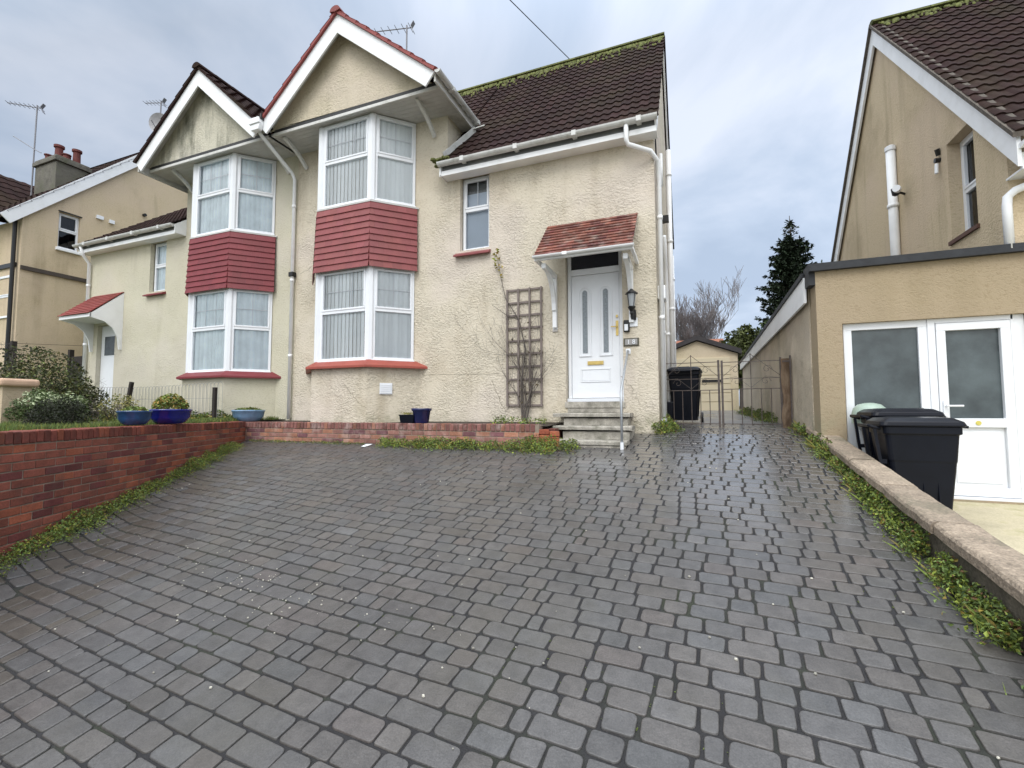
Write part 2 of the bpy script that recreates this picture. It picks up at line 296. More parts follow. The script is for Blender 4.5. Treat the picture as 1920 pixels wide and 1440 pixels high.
concm = mat('wet_concrete', (.14, .14, .145), .32, .2, 1.2, bump=.3, bscale=30, bdist=.004, spec=.5, rvar=.12)
patiom = mat('mossy_patio', (.52, .46, .32), .9, .2, 3, bump=.5, bscale=40, bdist=.006, fine=(60, .15), stain=(.24, .23, .09), stain_scale=3, stain_amt=.75)
asph = mat('asphalt', (.05, .05, .052), .8, .2, 4, bump=.6, bscale=90, bdist=.005)

# ------------------------------------------------------------ ground, drive, lawn, patio
def terrain(X, Y):
    g = ground_z(Y)
    if X < -7.82: return (1.14 if Y > -1 else g-.1) if Y < 7 else max(1.14, g-.12)
    if X > 1.5 and Y < 14.9: return min(g-.1, .36-max(0, 6.7-Y)*.083-.0)
    return g-.09
xs = [-300, -120, -60, -30, -20, -12, -9, -7.86, -7.80, -6, -4, -2, 0, 1.46, 1.54, 3, 6, 12, 20, 30, 60, 120, 300]
ys = [-300, -80, -40, -20, -9, -5, -2.5, -1.02, -.98, 0, 1, 2, 3.15, 4, 5, 6.2, 6.6, 7.33, 8, 9, 12, 14.85, 14.95, 17, 25, 40, 80, 150, 300]
b = MB()
vs = [(X, Y, terrain(X, Y)) for Y in ys for X in xs]; nx = len(xs)
b.add(vs, [(j*nx+i, j*nx+i+1, (j+1)*nx+i+1, (j+1)*nx+i) for j in range(len(ys)-1) for i in range(nx-1)])
tag(b.build('ground', earthm), kind='structure')

DRV = (-7.78, 1.46)
def in_drive(X, Y):
    if Y < -1.6 or Y > 9.0: return False
    if Y > 7.3: return -.52 < X < DRV[1]-.02
    if Y > 6.5: return -.9 < X < DRV[1]-.02 or (-1.9 < X <= -.9 and Y < 6.75)
    return wall_dist(X, Y) > -.04 and DRV[0] < X < DRV[1]-.02
b = MB()
gy = [-1.7+.11*k for k in range(75)]+[6.6, 7.33, 8, 9.02]; gy = sorted(y for y in set(gy+[6.2, 3.15, 1.0]) if y < 6.61 or y in (7.33, 8, 9.02))
for a, c in zip(gy, gy[1:]):
    x0 = DRV[0] if a < 6.6 else (-2.0 if a < 7.3 else -.56); m_ = max(1, int((DRV[1]-x0)/.11))
    for k in range(m_):
        p, q = x0+(DRV[1]-x0)*k/m_, x0+(DRV[1]-x0)*(k+1)/m_
        if a < 6.2 and wall_dist(q, c) < -.15: continue
        b.face([(p, a, drive_z(p, a)-.004), (q, a, drive_z(q, a)-.004), (q, c, drive_z(q, c)-.004), (p, c, drive_z(p, c)-.004)])
tag(b.build('driveway_joint_bed', jointm), kind='structure')

b = MB(); rng = random.Random(3)
ang = R(-4.0); ca, sa = math.cos(ang), math.sin(ang); RW = .130
def rpoly(cx, cy_, hx, hy, r, rg):
    pts = []
    rad = [min(min(hx, hy)*.75, r*rg.uniform(.55, 1.6)) for _ in range(4)]
    for q, (sx, sy_) in enumerate(((1, 1), (-1, 1), (-1, -1), (1, -1))):
        rr = rad[q]; ox, oy = cx+sx*(hx-rr), cy_+sy_*(hy-rr)
        jx, jy = rg.uniform(-.003, .003), rg.uniform(-.003, .003)
        for k in range(4):
            a = PI/2*q + PI/2*k/3
            pts.append((ox+math.cos(a)*rr+jx, oy+math.sin(a)*rr+jy))
    return pts
v = -17*RW
row = 0
while v < 12:
    u = -9.5+rng.uniform(0, .2); row += 1
    while u < 3.0:
        L = rng.choice((.09, .14, .15, .16, .20, .20, .25)); cu = u+L/2; u += L
        wob = .020*math.sin(cu*1.1+v*.5)+.018*math.sin(cu*.45-v*.8+1)
        cv = v+wob
        X = cu*ca - cv*sa; Y = cu*sa + cv*ca
        if not in_drive(X, Y): continue
        far = Y > 5
        gap = rng.uniform(.007, .011)+ (.004 if X > -1 else 0)
        jr = rng.gauss(0, .006); pts = rpoly(0, 0, L/2-gap*.55, RW/2-.0068+rng.uniform(-.001, .001), .018, rng)
        dz = rng.gauss(0, .0011); tx, ty = rng.gauss(0, .006), rng.gauss(0, .006)
        t = rng.gauss(1, .075)+.14*noise.noise((X*.6, Y*.6, 0)); wm = rng.random()
        col = (t*1.0, t*1.0, t*1.0)
        if wm > .6: col = (t*1.04, t*1.0, t*.96)
        if wm > .93: col = (t*1.07, t*.99, t*.95)
        if wm < .12: col = (t*.97, t*1.0, t*1.02)
        if wall_dist(X, Y) < 1.3 and rng.random() < .8-.5*wall_dist(X, Y): col = (t*.90, t*.84, t*.75)
        c2, s2 = math.cos(ang+jr), math.sin(ang+jr)
        def W(p, sc, z): 
            px, py = p[0]*sc, p[1]*sc
            return (X+px*c2-py*s2, Y+px*s2+py*c2)
        n = len(pts); r0 = []; r1 = []; r2 = []
        zc = drive_z(X, Y); gx = (drive_z(X+.05, Y)-drive_z(X-.05, Y))/.1+tx; gy_ = (drive_z(X, Y+.05)-drive_z(X, Y-.05))/.1+ty
        for p in pts:
            l = math.hypot(*p); i1 = (l-.0055)/l; i2 = (l-.0018)/l
            for ring, sc, z in ((r0, i1, 0), (r1, i2, -.0018), (r2, 1, -.0060)):
                x_, y_ = W(p, sc, z); ring.append((x_, y_, zc+(x_-X)*gx+(y_-Y)*gy_+.005+dz+z))
        r3 = [(q[0], q[1], q[2]-.02) for q in r2]
        i = len(b.v); b.v += r0+r1+r2+r3
        b.f.append(tuple(range(i, i+n))); b.c.append(col); b.mi.append(0)
        for k in range(3):
            for j in range(n):
                b.f.append((i+k*n+j, i+(k+1)*n+j, i+(k+1)*n+(j+1) % n, i+k*n+(j+1) % n)); b.c.append(col); b.mi.append(0)
    v += RW
tag(b.build('driveway', paverm), kind='structure')

b = MB()      # concrete strip leading to the garage
yl = [9.02, 12, 17, 17.2]
for a, c in zip(yl, yl[1:]): b.face([(-3, a, ground_z(a)+.006), (1.50, a, ground_z(a)+.006), (1.50, c, ground_z(c)+.006), (-3, c, ground_z(c)+.006)])
tag(b.build('garage_path', concm), kind='structure')

def lawn_z(Y): return 1.25+.045*max(0, min(1, (Y-4.5)/2.8))
b = MB(); ly = [.9, 1.5, 2.2, 3, 3.8, 4.5, 5.2, 5.8, 6.2, 6.4, 7.32, 9, 14]
def lawn_edge(Y): return -7.97+max(0, 6.1-Y)*.582-.02
for a, c in zip(ly, ly[1:]):
    ex = [-24, -17, -13, -10.5, -9]
    for p, q in zip(ex, ex[1:]): b.face([(p, a, lawn_z(a)), (q, a, lawn_z(a)), (q, c, lawn_z(c)), (p, c, lawn_z(c))])
    b.face([(-9, a, lawn_z(a)), (lawn_edge(a), a, lawn_z(a)), (lawn_edge(c), c, lawn_z(c)), (-9, c, lawn_z(c))])
tag(b.build('front_lawn', grassm), kind='structure')
b = MB(); b.face([(-7.99, 6.36, 1.235), (-1.95, 6.36, 1.235), (-1.95, 7.35, 1.27), (-7.99, 7.35, 1.27)])
tag(b.build('flower_bed', soil), kind='structure')
b = MB(); b.face([(1.60, -3, -.35), (7, -3, -.35), (7, 6.7, .455), (1.60, 6.7, .455)])
tag(b.build('patio', patiom), kind='structure')
b = MB(); b.face([(-60, -3.9, -1.02), (-60, -5.9, -1.25), (60, -5.9, -1.25), (60, -3.9, -1.02)][::-1])
tag(b.build('pavement', stepm), kind='structure')
b = MB(); b.face([(-60, -6, -1.33), (-60, -13, -1.6), (60, -13, -1.6), (60, -6, -1.33)][::-1]); tag(b.build('road', asph), kind='structure')

# ------------------------------------------------------------ brick walls
def brick_wall(name, label, A, d, n, L, zb, ztop, th, rnd, warm=1.0, bm=None):
    """A start, d direction, n outward normal; zb(s) ground, ztop(s) top."""
    root = thing(name, label, 'wall')
    core = MB(); bk = MB(); cp_ = MB()
    st = .4; s0 = 0
    while s0 < L-1e-6:
        s1 = min(L, s0+st); zt = min(ztop(s0), ztop(s1))-.112; z0 = min(zb(s0), zb(s1))-.15
        core.lbox(A, d, n, s0, s1, -th+.006, -.006, z0, zt); s0 = s1
    zt0 = ztop(0)
    rows = 18
    for k in range(rows):
        s_ = (-.11 if k % 2 else 0)
        while s_ < L:
            a, c = max(0, s_), min(L, s_+.215); s_ += .2255
            if c-a < .03: continue
            mid = (a+c)/2; zc = ztop(mid)-.118-k*.0755
            if zc < zb(mid)-.06: continue
            q = rnd.random(); t = rnd.uniform(.75, 1.15)*warm
            col = (t, t, t) if q < .55 else ((t*1.3, t*1.25, t*1.0) if q < .8 else (t*.62, t*.55, t*.75))
            j = rnd.uniform(-.003, .003)
            bk.lbox(A, d, n, a, c, -th-j, j+.001, zc-.065, zc, col)
    s_ = 0
    while s_ < L-.05:
        t = rnd.uniform(.45, .95)*warm; q = rnd.random()
        col = (t, t*.9, t*.95) if q < .8 else (t*1.3, t*1.2, t)
        z = ztop(s_)+rnd.uniform(-.004, .004)
        cp_.lbox(A, d, n, s_, s_+.066, -th-.004, .006+rnd.uniform(-.003, .003), z-.106, z, col); s_ += .0765
    core.lbox(A, d, n, 0, L, -th+.012, -.008, ztop(0)-.115, min(ztop(0), ztop(L))-.008)
    core.build('mortar_core', mortar, root); bk.build('brickwork', bm or brick_m, root, bevel=.004, seg=1); cp_.build('brick_coping', bm or brick_m, root, bevel=.006, seg=1)
    return root
brick_wall('brick_wall', 'long red brick garden wall with soldier coping running up the left of the drive', WA, WU, WN, 7.0,
           lambda s: drive_z(WA[0]+WU[0]*s, WA[1]+WU[1]*s), lambda s: 1.272+.003*s, .225, random.Random(5), .92)
brick_wall('brick_wall', 'low pinkish brick bed wall below the right hand bay, ending at the steps', (-7.98, 6.245), (1, 0), (0, -1), 5.94,
           lambda s: .9, lambda s: 1.262, .215, random.Random(9), 1.15, brick_p)
# terracotta end piece, lower and angled back towards the steps
root = thing('brick_return', 'short orange brick stub angled between bed wall and steps', 'wall')
b = MB(); rn = random.Random(2)
dd = (math.cos(R(28)), math.sin(R(28))); nn = (dd[1], -dd[0])
for k in range(4):
    for j in range(2):
        b.lbox((-2.035, 6.25), dd, nn, j*.15, j*.15+.143, -.2, 0, 1.19-k*.0755-.067-j*.03, 1.19-k*.0755-j*.03, (1.5, 1.5, 1.1) if (k+j) % 2 else (1.25, 1.1, .9))
b.box(-2.04, -1.86, 6.45, 7.33, .8, 1.20, (.5, .6, .7))
b.build('brickwork', brick_m, root, bevel=.006, seg=1)

# low wall with stone coping on the right
root = thing('boundary_wall', 'low mossy wall with buff stone coping between the drive and the neighbour on the right', 'wall')
zt = lambda Y: 1.235-.1445*(7.2-Y)
b = MB(); c = MB()
Yv = -.6
rn = random.Random(4); prev = None
while Yv < 7.2:
    Yn = min(7.22, Yv+.5); b.hexa([(1.455, Yv, ground_z(Yv)-.7), (1.60, Yv, ground_z(Yv)-.7), (1.60, Yn, ground_z(Yn)-.7), (1.455, Yn, ground_z(Yn)-.7), (1.455, Yv, zt(Yv)-.075), (1.60, Yv, zt(Yv)-.075), (1.60, Yn, zt(Yn)-.075), (1.455, Yn, zt(Yn)-.075)]); Yv = Yn
b.build('block_core', wallblk, root)
Yv = -.65
while Yv < 7.1:
    Ln = min(rn.uniform(.82, .95), 7.23-Yv); Yn = Yv+Ln; g_ = .014; o_ = rn.uniform(-.006, .006); t = rn.uniform(.88, 1.12)
    xl, xr = 1.405+o_, 1.63+o_
    rings = []
    for yy in [Yv+g_/2+(Ln-g_)*k/7 for k in range(8)]:
        z = zt(yy)+rn.uniform(-.004, .004); j = rn.uniform(-.007, .007)
        rings.append([(xl+j, yy, z-.078), (xr, yy, z-.078), (xr+.004, yy, z-.014), (xr-.012, yy, z), (xl+.03, yy, z+.003), (xl+.010+j, yy, z-.006), (xl-.002+j, yy, z-.024)])
    c.loft(rings, True, (t, t*.98, t*.95)); Yv = Yn
c.build('coping_stones', stonec, root)

# ------------------------------------------------------------ building helpers
def wall_holes(b, P, u0, u1, v0, v1, holes, depth=None, rn=None):
    """P(u, v, d): point on the wall, d inwards. Grid cut around the holes with reveals."""
    us = sorted({u0, u1, *[h[0] for h in holes], *[h[1] for h in holes]}); vs_ = sorted({v0, v1, *[h[2] for h in holes], *[h[3] for h in holes]})
    for a, c in zip(us, us[1:]):
        for e_, f in zip(vs_, vs_[1:]):
            mu, mv = (a+c)/2, (e_+f)/2
            if any(h[0] < mu < h[1] and h[2] < mv < h[3] for h in holes): continue
            b.face([P(a, e_, 0), P(c, e_, 0), P(c, f, 0), P(a, f, 0)])
    for h in holes:
        dp = h[4] if len(h) > 4 else .1
        a, c, e_, f = h[:4]
        b.face([P(a, e_, 0), P(a, e_, dp), P(a, f, dp), P(a, f, 0)]); b.face([P(c, e_, 0), P(c, f, 0), P(c, f, dp), P(c, e_, dp)])
        b.face([P(a, f, 0), P(a, f, dp), P(c, f, dp), P(c, f, 0)]); b.face([P(a, e_, 0), P(c, e_, 0), P(c, e_, dp), P(a, e_, dp)])

def window(parent, A, B, z0, z1, transom=None, cols=0, rows=0, style='blind', fw=.05, label=None, mid=None, low_cols=0, room=True, pm=None, name='window'):
    A = Vector(A); B = Vector(B); L = (B-A).length; d = (B-A)/L; n = Vector((d.y, -d.x)); fd = .065
    f = MB(); bx = lambda s0, s1, d0, d1, a, c: f.lbox(A, d, n, s0, s1, d0, d1, a, c)
    bx(0, L, -fd, 0, z0, z0+fw); bx(0, L, -fd, 0, z1-fw, z1); bx(0, fw, -fd, -.001, z0+fw, z1-fw); bx(L-fw, L, -fd, -.001, z0+fw, z1-fw)
    f.lbox(A, d, n, -.01, L+.01, -fd, .028, z0-.02, z0+.008)
    zt_ = z0+(z1-z0)*transom if transom else None
    if zt_:
        bx(fw, L-fw, -fd, .004, zt_-.03, zt_+.03)
        sw = .034        # opening top light has its own sash
        bx(fw-.006, L-fw+.006, -.03, .014, zt_+.026, zt_+.026+sw); bx(fw-.006, L-fw+.006, -.03, .014, z1-fw-sw+.008, z1-fw+.008)
        bx(fw-.006, fw-.006+sw, -.03, .013, zt_+.06, z1-fw-.026); bx(L-fw+.006-sw, L-fw+.006, -.03, .013, zt_+.06, z1-fw-.026)
        za, zb = zt_+.06, z1-fw-.026; sa_, sb = fw+.028, L-fw-.028
        for k in range(1, cols): s_ = sa_+(sb-sa_)*k/cols; bx(s_-.008, s_+.008, -.046, -.034, za, zb)
        for k in range(1, rows): zz = za+(zb-za)*k/rows; bx(sa_, sb, -.045, -.035, zz-.008, zz+.008)
    if mid: bx(L*mid-.03, L*mid+.03, -fd, .002, z0+fw, z1-fw)
    fr = f.build(name, upvc, parent, bevel=.004, seg=1)
    if label: fr['label'] = label
    g = MB(); P = lambda s_, q, z: (A.x+d.x*s_+n.x*q, A.y+d.y*s_+n.y*q, z)
    g.face([P(fw*.5, -.031, z0+fw*.5), P(L-fw*.5, -.031, z0+fw*.5), P(L-fw*.5, -.031, z1-fw*.5), P(fw*.5, -.031, z1-fw*.5)])
    g.build('pane', pm or (glass if style != 'dark' else glass_d), fr)
    if style in ('blind', 'net'):
        c = MB(); rg = random.Random(int(A.x*100+z0*10))
        if style == 'blind':
            pitch = .088; s_ = fw*.4
            while s_ < L-fw*.4:
                e_ = min(L-fw*.4, s_+pitch); tw = rg.uniform(.010, .020); t = rg.uniform(.86, 1.06); q = (s_+e_)/2
                c.add([P(s_, -.062-tw*.35, z0+.02), P(q, -.054, z0+.02), P(e_, -.062+tw*.3, z0+.02), P(s_, -.062-tw*.35, z1-.02), P(q, -.054, z1-.02), P(e_, -.062+tw*.3, z1-.02)], [(0, 1, 4, 3), (1, 2, 5, 4)], (t, t, t)); s_ = e_
            c.build('vertical_blind', blindm, fr)
        else:
            nn_ = int(L/.02); ph = rg.uniform(0, 6); ring = []
            for k in range(nn_+1):
                s_ = fw*.4+(L-fw*.8)*k/nn_; q = -.068+.009*math.sin(s_*55+ph+2*math.sin(s_*7+ph))+.006*math.sin(s_*19+ph)
                ring.append((s_, q))
            for (s_, q), (s2_, q2) in zip(ring, ring[1:]):
                t = 1+.9*(q+.068)*8
                c.face([P(s_, q, z0+.02), P(s2_, q2, z0+.02), P(s2_, q2*1, z1-.02), P(s_, q, z1-.02)], (t, t, t))
            c.build('net_curtain', netm, fr, smooth=True)
    else:
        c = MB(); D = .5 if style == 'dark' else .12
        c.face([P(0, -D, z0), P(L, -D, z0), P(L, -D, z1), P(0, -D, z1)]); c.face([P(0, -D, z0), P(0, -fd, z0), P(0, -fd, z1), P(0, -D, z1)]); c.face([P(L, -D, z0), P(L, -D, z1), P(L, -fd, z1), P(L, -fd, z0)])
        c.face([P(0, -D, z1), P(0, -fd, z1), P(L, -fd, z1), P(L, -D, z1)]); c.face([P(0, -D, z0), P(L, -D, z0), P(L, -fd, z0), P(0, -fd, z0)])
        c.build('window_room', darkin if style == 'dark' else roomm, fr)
        if style == 'halfblind':
            c = MB(); c.face([P(fw*.4, -.08, z0+.02), P(L-fw*.4, -.08, z0+.02), P(L-fw*.4, -.08, z1-.26), P(fw*.4, -.08, z1-.26)], (.55, .6, .68)); c.build('roller_blind', blindm, fr)
    return fr

def roof_plane(b, O, U, V, lu, lv, gauge=.32, roll=.20, amp=.022, step=.020, clip=None, rn=None, du=8, cvar=.1):
    """Interlocking rolled tiles as one stepped, waved sheet. O eave corner, U across, V up the slope."""
    O = Vector(O); U = Vector(U).normalized(); V = Vector(V).normalized(); Nn = U.cross(V).normalized()
    if Nn.z < 0: Nn = -Nn
    rn = rn or random.Random(1); nr = int(math.ceil(lv/gauge)); nu = int(math.ceil(lu/roll))*du
    def hgt(u):
        ph = (u/roll) % 1.0
        return amp*(math.sin(PI*min(1, ph/.62)) if ph < .62 else -.18*math.sin(PI*(ph-.62)/.38))
    for r in range(nr):
        v0 = r*gauge; v1 = min(lv, v0+gauge+.0)
        us = [min(lu, i*roll/du) for i in range(nu+1)]
        tcol = {}
        off = [rn.uniform(-.004, .004) for _ in range(int(lu/roll)+3)]
        A_ = []; B_ = []; C_ = []
        for u in us:
            h = hgt(u); o_ = off[int(u/roll)]
            A_.append(O+U*u+V*(v0-.012)+Nn*(h-.02)); B_.append(O+U*u+V*(v0-.012+o_)+Nn*(h+step)); C_.append(O+U*u+V*v1+Nn*(h))
        for i in range(nu):
            if us[i+1]-us[i] < 1e-6: continue
            if clip and not clip((us[i]+us[i+1])/2, (v0+v1)/2): continue
            k = int(us[i]/roll)
            if k not in tcol:
                t = rn.gauss(1, cvar); tcol[k] = (t, t*rn.uniform(.93, 1.04), t*rn.uniform(.92, 1.06))
            c = tcol[k]
            b.face([A_[i], A_[i+1], B_[i+1], B_[i]], c); b.face([B_[i], B_[i+1], C_[i+1], C_[i]], c)

def plain_tiles(b, A, d, n, L, z_top, z_bot, out_top, out_bot, gauge, tw, rn, cols=None, th=.014, slope=None, e0=0, e1=0):
    """Rows of small plain tiles; A,d base line; outward offset grows from out_top to out_bot. slope: run outward for pitched canopies."""
    A = Vector((*A, 0)) if len(A) == 2 else Vector(A); d = Vector((*d, 0)); n = Vector((*n, 0)); H = math.hypot(z_top-z_bot, out_bot-out_top)
    down = Vector((0, 0, -(z_top-z_bot)))+n*(out_bot-out_top); down.normalize(); nor = down.cross(d)
    if nor.dot(n) < 0: nor = -nor
    if nor.z < -.2: nor = -nor
    rows = int(round(H/gauge)); gauge = H/rows
    for r in range(rows):
        f0 = r/rows; base = Vector((A.x, A.y, z_top))+n*out_top+down*(r*gauge)
        s_ = -e0-(tw/2 if r % 2 else 0)
        while s_ < L+e1-1e-4:
            a, c = max(-e0, s_), min(L+e1, s_+tw); s_ += tw
            if c-a < .02: continue
            j = rn.uniform(-.002, .002); t = rn.gauss(1, .07) if cols is None else cols(rn, (a+c)/2, r)
            col = t if isinstance(t, tuple) else (t, t*rn.uniform(.95, 1.03), t*rn.uniform(.95, 1.03))
            ctr = base+d*((a+c)/2)+down*(gauge*.5+.004+j)
            tilt = (down*gauge+nor*th*1.1).normalized(); n2 = tilt.cross(d).normalized()
            if n2.dot(nor) < 0: n2 = -n2
            b.frame(ctr+nor*(th*.9), d, tilt, n2, (c-a)/2-.0006, gauge*.5+.006, th*.5, col)

def gutter(parent, p, q, r=.055, mat_=None, name='gutter', drop=(0, 0, 1)):
    """half-round channel from p to q"""
    b = MB(); p = Vector(p); q = Vector(q); d = (q-p).normalized(); a = d.cross(Vector((0, 0, 1))).normalized(); u_ = a.cross(d)
    ro = []; ri = []
    for k in range(9):
        t = PI+PI*k/8; v_ = a*math.cos(t)+Vector((0, 0, 1))*math.sin(t); ro.append(v_*r); ri.append(v_*(r-.006))
    for i in range(8):
        b.face([p+ro[i], p+ro[i+1], q+ro[i+1], q+ro[i]]); b.face([p+ri[i+1], p+ri[i], q+ri[i], q+ri[i+1]])
    for e_ in (p, q): b.face([e_+x for x in ro])
    for s_ in (0, 8): b.face([p+ro[s_], q+ro[s_], q+ri[s_], p+ri[s_]])
    L = (q-p).length; k = .5
    while k < L: b.frame(p+d*k-Vector((0, 0, r*.45)), d, a, u_, .035, r*1.06, r*.62); k += 1.0
    return b.build(name, mat_ or guttm, parent)

def pipe(parent, pts, r=.034, m_=None, name='downpipe', clips=1.6):
    b = MB(); b.tube(pts, r, 10)
    for p, q in zip(pts, pts[1:]):
        p = Vector(p); q = Vector(q)
        if abs((q-p).normalized().z) > .9 and (q-p).length > 1:
            k = .6
            while k < (q-p).length: c = p+(q-p).normalized()*k; b.tube([c-Vector((0, 0, .03)), c+Vector((0, 0, .03))], r*1.22, 10); k += clips
    return b.build(name, m_ or wpaint, parent, smooth=True)

def bracket(parent, X, ya, za, yb, zb, m_=dirtyw):
    b = MB(); pts = []
    for k in range(7):
        t = k/6; s_ = math.sin(PI*t)*.06
        pts.append(Vector((X, ya+(yb-ya)*t+s_*.6, za+(zb-za)*t+s_*.5-.0)))
    for p, q in zip(pts, pts[1:]): b.beam(p, q+(q-p)*.08, .06, .075, (0, 0, 1))
    b.build('eaves_bracket', m_, parent, bevel=.008, seg=1)

YF = 7.33                # facade plane of the pair of houses
def main_roof_z(Y, sl=1.185): return 5.90+(Y-7.03)*sl

# ------------------------------------------------------------ the pair of houses
def bay(house, xc, hw, tile_m, sill_m, wall_m, style, z, seed):
    """canted bay: hw half width of the front; cants at 45 degrees back to the facade."""
    yb = 6.74; dpt = YF-yb; xl, xr = xc-hw, xc+hw
    segs = [((xl-dpt, YF), (xl, yb)), ((xl, yb), (xr, yb)), ((xr, yb), (xr+dpt, YF))]
    # plinth
    o_ = .085; k = o_*math.tan(R(22.5)); b = MB()
    poly = [(xl-dpt-o_*.9-.05, YF+.02), (xl-k, yb-o_), (xr+k, yb-o_), (xr+dpt+o_*.9+.05, YF+.02)]
    b.prism(poly, 'z', .9, z['sill']-.03); b.build('bay_plinth', wall_m, house)
    # sloping sill
    b = MB(); q0 = [(xl-dpt-.02, YF+.01), (xl-.01, yb-.01), (xr+.01, yb-.01), (xr+dpt+.02, YF+.01)]
    o2 = .19; k2 = o2*math.tan(R(22.5)); q1 = [(xl-dpt-.28, YF+.01), (xl-k2, yb-o2), (xr+k2, yb-o2), (xr+dpt+.28, YF+.01)]
    zs = z['sill']
    for i in range(3):
        b.hexa([(*q1[i], zs-.07), (*q1[i+1], zs-.07), (*q0[i+1], zs-.03), (*q0[i], zs-.03), (*q1[i], zs-.025), (*q1[i+1], zs-.025), (*q0[i+1], zs+.085), (*q0[i], zs+.085)], (1, 1, 1) if i != 1 else (.97, .97, .97))
    b.build('bay_sill', sill_m, house, bevel=.004, seg=1)
    # core panels behind tiles and windows
    b = MB()
    for (A, B) in segs: b.face([(*A, z['g1']), (*B, z['g1']), (*B, z['u0']), (*A, z['u0'])])
    b.build('bay_panel', darkin, house)
    # hung tiles
    b = MB(); rn = random.Random(seed)
    for i, (A, B) in enumerate(segs):
        A = Vector(A); B = Vector(B); L = (B-A).length; d = (B-A)/L; n = Vector((d.y, -d.x))
        plain_tiles(b, A, d, n, L, z['u0']-.05, z['g1']-.03, .03, .075, .118, .165, rn, e0=(.03 if i else 0), e1=(.03 if i < 2 else 0), cols=lambda r_, s_, k_: r_.gauss(1, .05), th=.018)
    b.build('hung_tiles', tile_m, house)
    b = MB()      # lead/painted apron over tiles
    for A, B in segs:
        A = Vector(A); B = Vector(B); L = (B-A).length; d = (B-A)/L; n = Vector((d.y, -d.x))
        b.lbox(A, d, n, -.03, L+.03, -.02, .055, z['u0']-.055, z['u0']-.022)
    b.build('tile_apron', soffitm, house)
    for (x_, y_) in ((xl, yb), (xr, yb)):
        for a, c in ((z['g0'], z['g1']), (z['u0'], z['u1'])):
            b = MB(); b.prism([(x_-.058, y_+.05), (x_-.062, y_-.012), (x_, y_-.024) if 0 else (x_+.002, y_-.022), (x_+.050, y_+.018), (x_+.055, y_+.08)], 'z', a-.005, c)
            b.build('corner_post', upvc, house, bevel=.004, seg=1)
    for (a, c, u) in ((z['g0'], z['g1'], 'g'), (z['u0'], z['u1'], 'u')):
        for i, (A, B) in enumerate(segs):
            A = Vector(A); B = Vector(B); L = (B-A).length; d = (B-A)/L
            i0 = .055 if i > 0 else .03; i1 = .055 if i < 2 else .03
            window(house, A+d*i0, B-d*i1, a, c, z['tr'], (3 if i == 1 else 2) if z['bars'] else 2, 2, style)

def wing_roof(house, xa, xl, xr, ze, zr, y0, y1, tile_m, ridge_m, barge_m, seed, left_vis=True):
    th = .05
    for sgn, xe in ((-1, xl), (1, xr)):
        b = MB(); run = abs(xa-xe); dz = zr-ze; lv = math.hypot(run, dz)+.02
        V = Vector((-sgn*run, 0, dz)).normalized()
        U = Vector((0, 1, 0))
        rn = random.Random(seed+sgn)
        roof_plane(b, (xe, y0-.05, ze), U, V, y1-y0, lv, .30, .2, .016, .028, rn=rn)
        # verge thickness slabs
        b2 = MB()
        r = 0
        while r*.30 < lv-.02:
            p = Vector((xe, y0-.045, ze))+V*(r*.30); q = Vector((xe, y0-.045, ze))+V*min(lv, (r+1)*.30)
            nrm = Vector((sgn*dz, 0, run)).normalized()
            rr = rn.uniform(-.004, .006)
            b2.hexa([p-nrm*.035+V*0, p-nrm*.035+Vector((0, .12, 0)), q-nrm*.035+Vector((0, .12, 0)), q-nrm*.035, p+nrm*(.030+rr), p+nrm*(.03+rr)+Vector((0, .12, 0)), q+nrm*.010+Vector((0, .12, 0)), q+nrm*.010], None); r += 1
        b.build('wing_roof', tile_m, house); b2.build('verge_tiles', tile_m, house)
        # bargeboard
        b3 = MB(); p = Vector((xe, y0, ze)); q = Vector((xa, y0, zr)); nrm = Vector((sgn*dz, 0, run)).normalized(); dv = (q-p).normalized(); wdt = .27
        pl = [p-nrm*.036, q-Vector((0, 0, .036/ (run/lv))), q-Vector((0, 0, (.036+wdt)/(run/lv))), p-nrm*(.036+wdt)+dv*.0]
        foot = p-nrm*.036
        b3.add([*(v_ for v_ in pl), *(v_+Vector((0, .03, 0)) for v_ in pl)], [(0, 1, 2, 3), (7, 6, 5, 4), (0, 4, 5, 1), (1, 5, 6, 2), (2, 6, 7, 3), (3, 7, 4, 0)])
        b3.build('bargeboard', barge_m, house)
        b4 = MB()     # underside of the verge overhang
        pl2 = [p-nrm*.05, q-Vector((0, 0, .05/(run/lv)))]
        b4.face([pl2[0], pl2[1], pl2[1]+Vector((0, 9, 0))*0+Vector((0, .26, 0)), pl2[0]+Vector((0, .26, 0))])
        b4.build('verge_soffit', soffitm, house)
    b = MB()          # ridge
    y = y0-.07; rn = random.Random(seed)
    while y < y1-.05:
        yy = min(y1, y+.40)
        rr = [[(xa+math.cos(t)*.115, Y_, zr-.035+math.sin(t)*.095+(.006 if k_ == 0 else 0)) for t in [PI*k/8 for k in range(9)]] for k_, Y_ in enumerate((y, yy-.01))]
        b.loft([r_+[(xa, r_[0][1], zr-.05)] for r_ in rr], True, (rn.uniform(.8, 1.1),)*3); y = yy
    b.build('ridge_tiles', ridge_m, house)

